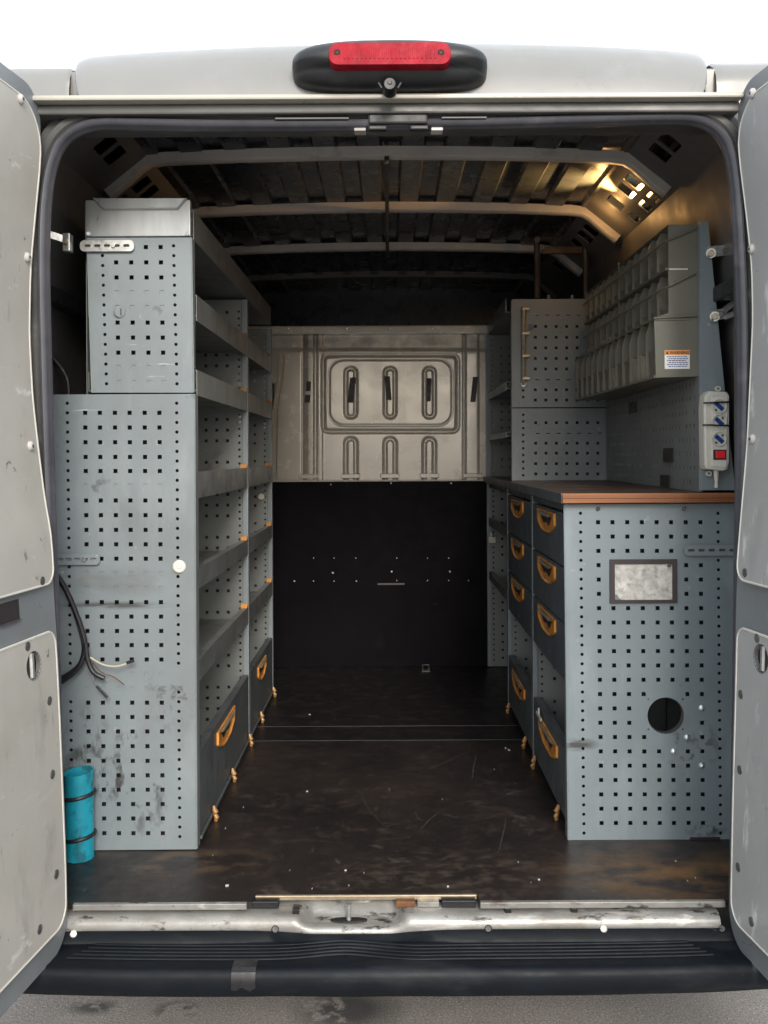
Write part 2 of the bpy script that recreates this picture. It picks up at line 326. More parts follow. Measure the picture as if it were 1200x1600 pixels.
for k in range(16):
    x, y = rs.uniform(380, 860), rs.uniform(1170, 1390); a = rs.uniform(0, 6.28); L_ = rs.uniform(15, 45)
    lines.append(((x, y), (x+math.cos(a)*L_*.5+rs.uniform(-4, 4), y+math.sin(a)*L_*.25), (x+math.cos(a)*L_, y+math.sin(a)*L_*.5)))
for ln in lines:
    q = []
    for x, y in catmull(ln, 5):
        dd = -FLOOR*F/(y-CY); q.append((P(x, y, dd)[0], dd))
    if min(p[1] for p in q) < 2.24 or max(p[1] for p in q) > 3.40: continue
    n_ = len(q); rows = []
    for i, p in enumerate(q):
        a, b = q[max(i-1, 0)], q[min(i+1, n_-1)]; l = math.hypot(b[0]-a[0], b[1]-a[1])+1e-9; w = .0011*math.sin(math.pi*(i+.4)/(n_-.2))
        rows.append([(p[0]-(b[1]-a[1])/l*w, p[1]+(b[0]-a[0])/l*w, FLOOR+.0004), (p[0]+(b[1]-a[1])/l*w, p[1]-(b[0]-a[0])/l*w, FLOOR+.0004)])
    MB().rows(rows).build('scratch', M['scratch'], van)
# aluminium edge strips and golden edge over the latch
for x0, x1 in ((115, 386), (750, 1132)):
    a = P(x0, 1411, D0)[0]; b = P(x1, 1411, D0)[0]
    MB().box(a, b, 2.172, 2.184, ZF-.012, ZF+.002, .002).build('floor_edge_strip', M['sill'], van)
MB().box(-.314, .197, 2.2125, 2.2205, ZF-.010, ZF+.0012, .002).build('latch_edge_strip', M['bronze'], van)
# sill pressing with its dip round the latch
def sill():
    prof_a = [(2.235, -1.030), (2.200, -1.034), (2.182, -1.035), (2.170, -1.037), (2.162, -1.043), (2.157, -1.052), (2.155, -1.062), (2.156, -1.076)]
    prof_b = [(2.235, -1.026), (2.224, -1.036), (2.214, -1.052), (2.200, -1.060), (2.180, -1.062), (2.164, -1.060), (2.157, -1.066), (2.156, -1.078)]
    rows = []; N = 170
    for i in range(N+1):
        x = -.76+1.50*i/N
        t = max(0, min(1, (abs(x+.089)-.088)/.040)); t = t*t*(3-2*t)
        wob = .0012*mnoise.noise(Vector((x*9, 0, 0)))
        rows.append([(x, a[0]*t+b[0]*(1-t), a[1]*t+b[1]*(1-t)+wob) for a, b in zip(prof_a, prof_b)])
    MB().rows(rows).build('sill', M['sill'], van, smooth=True, sharp=60)
    MB().box(-.98, .98, 2.236, 2.25, -1.12, -1.029).build('sill_back', M['jamb'], van)
    st = MB(); st.tube([P(545, 1440, 2.185), P(545, 1412, 2.185)], .0055, 10); st.tube([P(545, 1413, 2.185), P(545, 1411.5, 2.185)], .0068, 10)
    s = st.build('latch_striker', M['steel'], van)
    MB().prism([(x, y) for x, y in circ(P(545, 1440, 2.187)[0], 2.187, .042, 16, .010)], lambda u, v, w: (u, v, -1.0590+w), .004).build('striker_washer', M['black'], s)
    for x0, x1, m in ((392, 436, 'black'), (690, 743, 'black')):
        MB().box(P(x0, 1410, 2.2)[0], P(x1, 1410, 2.2)[0], 2.192, 2.219, -1.033, -1.017, .002).build('latch_cover', M[m], van)
    MB().box(P(618, 1410, 2.2)[0], P(648, 1410, 2.2)[0], 2.196, 2.214, -1.0335, -1.020, .002).build('rusty_bracket', M['rustbrown'], van)
    MB().box(P(652, 1410, 2.2)[0], P(686, 1410, 2.2)[0], 2.196, 2.214, -1.0335, -1.022, .002).build('bracket', M['sill'], van)
    for px in (794, 898, 462):
        MB().box(P(px-5, 1417, 2.17)[0], P(px+5, 1417, 2.17)[0], 2.1715, 2.20, -1.036, -1.026, .001).build('drain_slot', M['black'], van)
sill()
# bumper step
def bumper():
    N = 120; rows = []
    prof = [(2.1500, -1.0615), (2.1505, -1.084), (2.147, -1.0895), (2.062, -1.0905), (2.046, -1.0895), (2.036, -1.094), (2.031, -1.106), (2.032, -1.130), (2.042, -1.150), (2.07, -1.158), (2.5, -1.17)]
    for i in range(N+1):
        x = -1.03+2.06*i/N
        dip = math.exp(-((x+.09)/.13)**2)
        bow = .05*(abs(x)/1.03)**4
        r = []
        for k, (d, z) in enumerate(prof):
            dz = -.009*min(1, dip*1.6) if k < 2 else (.004*dip if k in (2, 3) else 0)
            n = .0012*mnoise.noise(Vector((x*6, k*.7, 3)))
            r.append((x, d+(bow if k > 2 else 0)+(n if k > 1 else 0), z+dz+(n if k > 1 else 0)))
        rows.append(r)
    b = MB().rows(rows).build('rear_bumper', M['bumper'], van, smooth=True, sharp=50)
    for k in range(5):
        d = 2.138-.0145*k; pts = []
        x0, x1 = -.66-.012*k, .66+.01*k
        for i in range(61):
            x = x0+(x1-x0)*i/60; e = math.exp(-((x+.105)/.085)**2)
            e2 = math.exp(-((x-.05)/.07)**2)
            pts.append((x, d+.05*(abs(x)/1.03)**4+.012*e-.004*e2, -1.0900+.0045*e))
        MB().tube(pts, .0034, 8).build('bumper_rib', M['bumper'], b, smooth=True)
    # taped patch and a dent scar on the step edge
    x0, x1 = P(361, 1510, 2.03)[0], P(399, 1510, 2.03)[0]; rows = []
    for i in range(9):
        x = x0+(x1-x0)*i/8
        rows.append([(x, d-.0025+.0008*mnoise.noise(Vector((i*.9, k, 0))), z+.001-(.004*math.sin(i*1.3) if k == 5 else 0)) for k, (d, z) in enumerate([(2.075, -1.0885), (2.045, -1.0875), (2.035, -1.0935), (2.0295, -1.106), (2.029, -1.118), (2.030, -1.127)])])
    MB().rows(rows).build('tape_patch', M['greytape'], b, smooth=True)
    for px, py in ((115, 1459), (943, 1451)):
        MB().tube([P(px, py, 2.1525), P(px, py, 2.147)], [.0085, .0065], 14).build('rivet', M['trim'], b)
    for px, py in ((763, 1451), (430, 1452), (1128, 1451)):
        MB().tube([P(px, py, 2.1535), P(px, py, 2.1495)], [.0085, .0065], 14).build('rivet', M['black'], b)
bumper()

# door opening: seal and jamb swept round the opening
OPEN = [(106, 1425), (103, 1380), (99, 1250), (96, 1100), (92, 930), (87, 760), (82, 600), (79, 480), (78, 400), (80, 330), (86, 280), (96, 245), (112, 221), (135, 208), (165, 203), (230, 204), (330, 206), (480, 206), (608, 205), (760, 203), (900, 199), (1010, 196), (1070, 196), (1100, 203), (1120, 219), (1132, 246), (1139, 290), (1143, 340), (1147, 420), (1150, 520), (1150, 650), (1148, 780), (1146, 900), (1144, 1100), (1141, 1300), (1138, 1425)]
path = catmull([P2(x, y, D0) for x, y in OPEN], 4)
def sweep(path, prof):
    rows = []
    for i, p in enumerate(path):
        a, b = path[max(i-1, 0)], path[min(i+1, len(path)-1)]
        tx, tz = b[0]-a[0], b[1]-a[1]; l = math.hypot(tx, tz); nx, nz = -tz/l, tx/l
        rows.append([(p[0]+nx*o, d, p[1]+nz*o) for o, d in prof])
    return MB().rows(rows)
sweep(path, [(.030, 2.20), (.012, 2.198), (.002, 2.188), (0, 2.180), (.003, 2.175), (.005, 2.172), (.006, 2.168), (.010, 2.162), (.016, 2.160), (.022, 2.164), (.025, 2.172), (.025, 2.19)]).build('door_seal', M['rubber'], van, smooth=True, sharp=50)
sweep(path, [(.050, 2.215), (.018, 2.21), (.010, 2.19), (.010, 2.176), (.026, 2.176), (.032, 2.170), (.046, 2.172), (.052, 2.182), (.068, 2.186), (.074, 2.20), (.074, 2.23)]).build('door_jamb', M['jamb'], van, smooth=True, sharp=40)
for s in (-1, 1): MB().box(s*.80, s*1.0, 2.215, 2.225, -1.12, .79).build('corner_pillar', M['jamb'], van)
# header: roof edge, gutter channel
zt = P(608, 147, 2.13)[2]; zb = P(608, 156, 2.13)[2]
MB().box(-.80, .79, 2.125, 2.30, zb+.001, zt, .004).build('roof_edge', M['cream'], van)
MB().box(-.80, .79, 2.150, 2.31, zb-.022, zb, .004).build('gutter_channel', M['jamb'], van)
for a, b in ((430, 545), (690, 760)):
    MB().box(P(a, 185, 2.16)[0], P(b, 185, 2.16)[0], 2.155, 2.166, P(608, 186.5, 2.16)[2], P(608, 184, 2.16)[2], .0008).build('frame_seam', M['wall'], van)
lk = MB().box(P(575, 180, 2.16)[0], P(668, 180, 2.16)[0], 2.157, 2.18, P(608, 194, 2.16)[2], P(608, 177, 2.16)[2], .005).build('upper_latch', M['black'], van)
for px in (590, 655): MB().box(P(px-14, 198, 2.15)[0], P(px+14, 198, 2.15)[0], 2.152, 2.17, P(608, 202, 2.15)[2], P(608, 195, 2.15)[2], .003).build('latch_lug', M['black'], lk)
for px in (563, 682): MB().box(P(px-9, 208, 2.2)[0], P(px+9, 208, 2.2)[0], 2.17, 2.20, P(608, 211, 2.2)[2], P(608, 206, 2.2)[2], .002).build('seal_clip', M['bow'], van)

# roof skin: the rear face rises to the crown and runs forward
TOP = [(124, 147), (124.5, 118), (128, 108), (140, 101), (165, 97), (240, 91), (340, 85), (455, 80), (608, 77), (760, 77), (900, 81), (1000, 86), (1060, 91), (1085, 95), (1094, 103), (1097.5, 113), (1098, 147)]
TOPS = catmull(TOP, 8)
def roof_skin():
    rows = []
    for t in range(9):
        s = t/8; d = 2.135+.17*s**1.6
        r = []
        for x, y in TOPS:
            yb = 149; f = s**.85
            q = P(x, yb+(y-yb)*f, d) if t < 8 else P(x, y, d)
            # keep true width while the face leans forward
            xx = P(x, 149, 2.135)[0]*1.0+(P(x, y, 2.305)[0]-P(x, 149, 2.135)[0])*s
            zz = P(608, 149, 2.135)[2]+(P(x, y, 2.305)[2]-P(608, 149, 2.135)[2])*(math.sin(s*math.pi/2)**.95)
            r.append((xx, d, zz))
        rows.append(r)
    last = rows[-1]
    for k, (dd, dz) in enumerate(((2.36, .008), (2.46, .012), (2.8, .014), (5.6, .012))):
        rows.append([(x, dd, z+dz) for x, d, z in last])
    MB().rows(rows).build('roof_panel', M['skin'], van, smooth=True, sharp=60)
    for s in (-1, 1):
        xa, xb = (-.905, -.731) if s < 0 else (.757, .905)
        dzz = 0 if s < 0 else .012
        prof = [(2.205, zt-.004), (2.206, .855), (2.212, .880), (2.228, .902), (2.26, .914+dzz*.6), (2.32, .919+dzz), (2.5, .921+dzz), (5.6, .921+dzz)]
        xs = [xa, xa+.004, xa+(xb-xa)*.3, xa+(xb-xa)*.7, xb-.010, xb-.004, xb]
        MB().rows([[(x, d, z-(.006 if x in (xs[0], xs[-1]) else .0015 if x in (xs[1], xs[-2]) else 0)) for d, z in prof] for x in xs]).build('roof_gutter', M['skin'], van, smooth=True, sharp=60)
        xg = (-.735, -.715) if s < 0 else (.735, .765)
        MB().box(xg[0], xg[1], 2.222, 2.33, zt-.01, .893, .003).build('roof_joint', M['skin'], van)
roof_skin()

# high brake light
def brake_light():
    x0, x1 = P(455, 100, 2.11)[0], P(763, 100, 2.11)[0]; cx = (x0+x1)/2; hw = (x1-x0)/2
    z1 = P(608, 54, 2.08)[2]; z0 = P(608, 141, 2.11)[2]; cz = (z0+z1)/2; hh = (z1-z0)/2
    NU, NV = 72, 16; rows = []
    for j in range(NV+1):
        s = j/NV; r = []
        for i in range(NU):
            a = 2*math.pi*i/NU; c, sn = math.cos(a), math.sin(a); e = 2/4.2
            ux = math.copysign(abs(c)**e, c); uz = math.copysign(abs(sn)**(2/3.6), sn)
            if uz > 0: uz *= .80+.20*(1-ux*ux)
            k = math.cos(s*math.pi/2)**.55 if s < 1 else 0
            zz = cz+hh*uz*k; xx = cx+hw*ux*k
            dep = 2.165-.105*math.sin(s*math.pi/2)**.42
            v = (zz-cz)/hh
            lip = -.22+.22*((xx-cx)/hw)**2
            if v < lip and k > 0: dep += (.016*min(1, (lip-v)/.14)+.010*max(0, lip-v))
            if v > .2: dep += .02*(v-.2)**1.5
            r.append((xx, dep, zz))
        rows.append(r)
    rows.append([rows[-1][0]]*NU) if False else None
    b = MB().rows(rows, close=True).build('brake_light', M['black'], van, smooth=True, sharp=70)
    lx0, lx1 = P(513, 80, 2.05)[0], P(705, 80, 2.05)[0]; lz0, lz1 = P(608, 101.5, 2.05)[2], P(608, 66, 2.05)[2]
    rows = []
    out = rrect(lx0, lx1, lz0, lz1, .020, 6); ccx, ccz = (lx0+lx1)/2, (lz0+lz1)/2
    for sc_, d in ((1.0, 2.105), (1.0, 2.058), (.985, 2.052), (.955, 2.0485)):
        rows.append([(ccx+(x-ccx)*(1-(1-sc_)*.3), d, ccz+(z-ccz)*(sc_)) for x, z in out])
    m = MB().rows(rows, close=True); n = len(out); m.f.append(tuple(len(m.v)-n+i for i in range(n)))
    lens = m.build('lamp_lens', M['lens'], b, smooth=True, sharp=18)
    for k in range(22):
        x = lx0+.034+(lx1-lx0-.068)*k/21
        MB().box(x-.0021, x+.0021, 2.0474, 2.050, lz0+.013, lz1-.014, .0005).build('lens_rib', M['lens'], b)
    for px in (527, 689):
        MB().tube([P(px, 82, 2.050), P(px, 82, 2.0465)], .0070, 12).build('lens_screw', M['brownhole'], b)
        MB().tube([P(px, 82, 2.047), P(px, 82, 2.0455)], .0034, 8).build('screw_head', M['rustbrown'], b)
    c = P(609, 131, 2.07)
    m = MB(); m.tube([(c[0], 2.11, c[2]), (c[0], 2.072, c[2]), (c[0], 2.068, c[2])], [.016, .0145, .012], 18)
    cm = m.build('reversing_camera', M['black'], b, smooth=True)
    MB().tube([(c[0], 2.0685, c[2]+.002), (c[0], 2.0655, c[2]+.002)], [.0055, .004], 12).build('camera_lens', M['black'], b)
    for s in (-1, 1):
        MB().tube([(c[0]+s*.024, 2.075, c[2]+.004), (c[0]+s*.017, 2.070, c[2]-.009)], .0022, 6).build('camera_guard', M['rubber'], b)
brake_light()

# load space: side walls, roof lining, bows, slotted rails, dark over-cab end
WALL = [(-1.05, .935), (-.40, .945), (.20, .925), (.52, .885), (.80, .845)]
for s in (-1, 1):
    rows = [[(s*x, d, z) for d in (2.215, 2.7, 3.3, 4.0, 5.3)] for z, x in WALL]
    MB().rows(rows).build('side_lining', M['wall'], van, smooth=True)
    # outer body side keeps the daylight out
    MB().box(s*.985, s*1.0, 2.215, 5.4, -1.1, .80).build('body_side', M['skin'], van)
    # a horizontal wall rail and pillar rib
    MB().box(s*.93, s*.85, 2.24, 2.26, .02, .62, .004).build('pillar_rib', M['wall'], van)
    MB().box(s*.90, s*.855, 2.25, 4.6, .40, .44, .006).build('wall_rail', M['black'], van)
    def slope(s=s):
        a = Vector((s*.70, 0, .895)); b = Vector((s*.862, 0, .765)); n = (b-a).normalized(); q = Vector((n.z*s, 0, -n.x*s)).normalized()
        if q.z > 0: q = -q
        return lambda u, v, w: tuple(a+n*v-q*w+Vector((0, u, 0)))
    holes = []
    for d in (2.36, 2.455, 2.60, 2.69, 2.98, 3.075, 3.22, 3.62, 3.72, 3.86, 4.2, 4.3):
        holes.append(rrect(d-.036, d+.036, .050, .112, .006, 2))
        if 2.9 < d < 3.3: holes.append(rrect(d-.030, d+.030, .138, .180, .005, 2))
    MB().perf(rect(2.225, 5.2, .0, .205), holes, slope(), .004).build('slotted_rail', M['wall'], van)
    MB().box(s*.71, s*.93, 2.36, 5.3, .903, .908).build('rail_cover', M['roof'], van)
    MB().box(s*.84, s*1.0, 2.23, 5.4, .801, .806).build('added_gap_cover', M['skin'], van)  # unseen cover added to stop light leaking in at the roof edge
    MB().box(s*.93, s*.936, 2.345, 5.4, .807, .912).build('added_cavity_side', M['roof'], van)  # added plate shutting daylight out of the rail cavity sideways
    MB().box(s*.69, s*1.0, 2.335, 2.345, .807, .912).build('added_cavity_cap', M['roof'], van)  # added end plate, out of sight, keeps the rail cavity dark
# ribbed roof lining
def lining():
    xs = []; x = -.80
    while x < .801:
        xs += [(x, .0), (x+.052, .0), (x+.060, -.013), (x+.122, -.013)]; x += .1306
    rows = [[(u, d, .925+w-.03*(u/.8)**2) for u, w in xs] for d in (2.36, 3.0, 4.0, 5.3)]
    MB().rows(rows).build('roof_lining', M['roof'], van)
    MB().box(-.95, .95, 5.29, 5.31, .3, .98).build('cab_end_lining', M['roof'], van)
    MB().box(-.98, .98, 4.72, 5.3, .56, .575).build('cab_headliner', M['roof'], van)
    # first transverse roof frame behind the opening, with notches
    m = MB().box(-.72, .72, 2.26, 2.30, .845, .93, .004).build('rear_roof_frame', M['roof'], van)
    for k in range(9):
        x = -.60+.15*k; MB().box(x-.035, x+.035, 2.245, 2.262, .842, .856, .002).build('frame_notch', M['black'], m)
lining()
def bow(d, m, w=.022, h=.030):
    pts = [(-.83, .780), (-.79, .812), (-.735, .862), (-.705, .879), (-.66, .885), (-.45, .893), (-.2, .898), (0, .900), (.2, .898), (.45, .893), (.66, .885), (.705, .879), (.735, .862), (.79, .812), (.83, .780)]
    rows = []
    for i, p in enumerate(pts):
        a, b = pts[max(i-1, 0)], pts[min(i+1, len(pts)-1)]; l = math.hypot(b[0]-a[0], b[1]-a[1]); nx, nz = -(b[1]-a[1])/l, (b[0]-a[0])/l
        rows.append([(p[0]-nx*o*1, d+dd, p[1]-nz*o*1) for o, dd in ((-.012, -w), (h*.5, -w), (h*.62, -w*.7), (h*.62, w*.7), (h*.5, w), (-.012, w))])
    return MB().rows(rows).build('roof_bow', m, van, smooth=True, sharp=30)
for d, m in ((2.847, M['bow']), (3.468, M['bow']), (4.12, M['bow']), (4.76, M['wall'])):
    b = bow(d, m)
    for k in range(10 if d > 4.5 else 0):
        x = -.62+.138*k
        if abs(x) < .65: MB().box(x-.022, x+.022, d-.030, d-.0225, .892, .906, .002).build('bow_notch', M['black'], b)
# long centre bar under the bows
m = MB().box(-.010, .004, 2.82, 4.15, .868, .880, .003).build('centre_bar', M['black'], van)
MB().tube([(-.003, 2.83, .872), (-.003, 2.83, .862)], .007, 10).build('bar_bolt', M['bronze'], m)

for yb in (2.93, 3.30):
    MB().prism([(.72, .90), (.87, .772), (.935, .80), (.93, .90)], front(yb), .003).build('added_light_block', M['wall'], van)  # plates added in the rail cavity so other slots stay unlit
# interior lamp behind the slotted rail (a lit lamp in the place)
LX, LD, LZ = .775, 3.06, .835
lo = MB().box(LX+.045, LX+.085, LD-.12, LD+.10, LZ-.03, LZ+.045, .004).build('interior_lamp', M['white'], van)
lp = MB(); lp.tube([(LX+.030, LD-.03, LZ+.005), (LX+.030, LD+.075, LZ+.005)], .016, 12); lp.build('lamp_bulb', glow('lit_lamp_bulb', (1, .74, .36, 1), 14), lo)
for (x, y, z, e) in ((LX+.012, LD-.05, LZ+.02, .4), (.73, 3.32, .80, .35)):  # second point light is added to put a warm glow on the wall
    L = bpy.data.lights.new('lamp_light', 'POINT'); L.energy = e; L.color = (1, .52, .17); L.shadow_soft_size = .012
    q = bpy.data.objects.new('lamp_light', L); COL.objects.link(q); q.parent = lo; q.location = Vector((x, y, z+H))-wpos(van)
L = bpy.data.lights.new('added_rib_spot', 'SPOT'); L.energy = 44; L.color = (1, .48, .12); L.shadow_soft_size = .01; L.spot_size = R(88); L.spot_blend = .8  # extra spot added to throw the lamp's glow onto the roof ribs
q = bpy.data.objects.new('added_rib_spot', L); COL.objects.link(q); q.parent = lo; q.location = Vector((.745, 3.13, .815+H))-wpos(van)
q.rotation_euler = Vector((.72, -.02, -.62)).to_track_quat('Z', 'Y').to_euler()

# bulkhead: pressed steel upper part, plywood below
DB = 4.64
def bulkhead():
    def sd_rr(x, y, x0, x1, y0, y1, r):
        cx, cy = (x0+x1)/2, (y0+y1)/2; qx = abs(x-cx)-(x1-x0)/2+r; qy = abs(y-cy)-(y1-y0)/2+r
        return math.hypot(max(qx, 0), max(qy, 0))+min(max(qx, qy), 0)-r
    def ss(a, b, t):
        t = max(0, min(1, (t-a)/(b-a))); return t*t*(3-2*t)
    def height(x, y):                                       # millimetres proud, in pressing coordinates
        h = 0
        h += 7*ss(5, 1, abs(x-492)-9) - 0                   # rib by the frame
        h += 9*ss(-2, 3, -(abs(x-483)-7))*0
        h += 10*ss(0, 3, 488-abs(x-(610+0)) if False else 0)
        d = sd_rr(x, y, 505, 715, 555, 674, 9)
        h += -8*ss(5, 1, abs(d))                            # groove round the raised panel
        h += 5*ss(1, -3, d)
        d2 = sd_rr(x, y, 514, 706.5, 561.5, 665, 23)
        h += -3.5*ss(2.4, .6, abs(d2)); h += 2*ss(0, -3, d2)
        for cx in (548, 609.5, 671):
            d3 = sd_rr(x, y, cx-11.5, cx+11.5, 572, 655.5, 11)
            h += -11*ss(1.0, -4, d3); d4 = sd_rr(x, y, cx-5, cx+5, 578.5, 649, 4); h += 11*ss(1.5, -1.2, d4)
            d5 = sd_rr(x, y, cx-12, cx+12, 681.5, 790, 12)
            h += -11*ss(1.0, -4, d5); d6 = sd_rr(x, y, cx-5, cx+5, 688.5, 790, 5); h += 11*ss(1.5, -1.2, d6)
        for c, w in ((482.5, 6.5), (737, 9)):
            h += 10*ss(w+3, w, abs(x-c))
        for c in (474, 493, 726):
            h += -6*ss(4, 1, abs(x-c))
        h += 6*ss(734, 746, y)*0
        h += -10*ss(551, 543, y)                            # recessed strip under the top rail
        return h
    rows = []
    ys = [518+1.15*k for k in range(204)]; xs = [395+1.15*k for k in range(336)]
    for y in ys:
        r = []
        for x in xs:
            p = P(x, y, DB); r.append((p[0], DB-.00062*height(x, y), p[2]))
        rows.append(r)
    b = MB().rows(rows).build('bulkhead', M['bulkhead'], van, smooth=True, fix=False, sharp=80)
    for me_p in b.data.polygons: pass
    MB().box(-.95, .95, DB+.015, DB+.03, FLOOR-.01, .60).build('bulkhead_back', M['jamb'], van)
    # top rail with rivets
    r = MB().box(-.72, .72, 4.585, 4.66, P(608, 522, 4.6)[2], P(608, 509, 4.6)[2], .006).build('bulkhead_rail', M['bulkhead'], van)
    for px in (451, 542, 609, 676, 768):
        MB().tube([P(px, 513, 4.586), P(px, 513, 4.580)], [.008, .004], 8).build('rivet', M['steel'], r)
    MB().prism([P2(x, y, 4.6) for x, y in ((785, 512), (757, 522), (757, 545), (775, 530))], front(4.6), .01).build('corner_gusset', M['bulkhead'], van)
    # tape over the slots
    for (a, b2, y0, y1, lean) in ((544, 553, 590, 629, 3), (605, 613, 588, 625, -4), (667, 674, 591, 627, 0), (736, 744, 589, 628, 3), (479, 486, 596, 611, 0), (477, 485, 617, 629, 0), (423, 429, 599, 640, 0)):
        MB().prism([P2(a+lean, y0, DB-.012), P2(b2+lean, y0, DB-.012), P2(b2-1, y1, DB-.012), P2(a-1, y1, DB-.012)], front(DB-.0135), .003).build('tape_strip', M['tape'], b)
    for (px, y0, y1) in ((482, 612, 616), ):
        MB().prism([P2(477, y0, DB-.012), P2(487, y0, DB-.012), P2(487, y1, DB-.012), P2(477, y1, DB-.012)], front(DB-.013), .003).build('tape_strip', M['white'], b)
    for px in range(0, 5):
        c = (482, 548, 609, 671, 738)[px]
        MB().box(P(c-15, 745, DB)[0], P(c+15, 745, DB)[0], DB-.014, DB, P(608, 747, DB)[2], P(608, 740, DB)[2], .003).build('rib_foot', M['bulkhead'], b)
    # plywood
    pz1 = P(608, 751.5, DB-.03)[2]
    p = MB().box(-.93, .93, DB-.030, DB-.016, FLOOR+.001, pz1, .001).build('bulkhead_plywood', M['ply'], van)
    MB().box(-.60, .52, DB-.034, DB-.012, pz1-.002, pz1+.004, .001).build('plywood_edge', M['bow'], p)
    for px, py, r in ((517, 757, 2), (611, 755, 2), (705, 755, 2), (490, 872, 1.3), (522, 872, 1.3), (556, 872, 1.3), (520, 895, 2.2), (460, 908, 1.6), (490, 908, 1.3), (522, 908, 1.3), (557, 908, 1.5), (620, 872, 1.3), (668, 872, 1.3), (701, 872, 1.3), (612, 893, 2.2), (703, 893, 2.2), (668, 907, 1.4), (701, 907, 1.4), (732, 907, 1.4), (620, 907, 1.2)):
        MB().tube([P(px, py, DB-.030), P(px, py, DB-.033)], r*DB/F*.65, 8).build('plywood_screw', M['bow'], p)
    MB().box(P(590, 910, DB)[0], P(632, 910, DB)[0], DB-.0315, DB-.029, P(608, 912.5, DB)[2], P(608, 910, DB)[2], .0004).build('scratch', M['wall'], p)
bulkhead()
# two thin wires down the bulkhead and a tie-down ring on the floor
for k, dx in enumerate((0, 8)):
    pts = catmull([P(x+dx, y, DB-.02) for x, y in ((436, 556), (434, 590), (428, 630), (426, 680), (425, 745))], 5)
    w = MB().tube(pts, .0028, 6).build('thin_wire', M['wire'], smooth=True)
    tag(w, ('thin cream wire hanging down the beige bulkhead close to the shelving rack', 'thin cream wire on the beige bulkhead, farther from the rack than its twin')[k], 'wire', 'thin wires on the bulkhead')
c = (P(665, 1052, 4.55)[0], 4.52, FLOOR)
m = MB(); m.box(c[0]-.02, c[0]+.02, 4.50, 4.54, FLOOR, FLOOR+.004, .001); m.tube([(c[0]-.013, 4.52, FLOOR), (c[0]-.016, 4.515, FLOOR+.03), (c[0]+.014, 4.515, FLOOR+.03), (c[0]+.012, 4.52, FLOOR)], .003, 6)
m.build('tie_down_ring', M['jamb'], van)

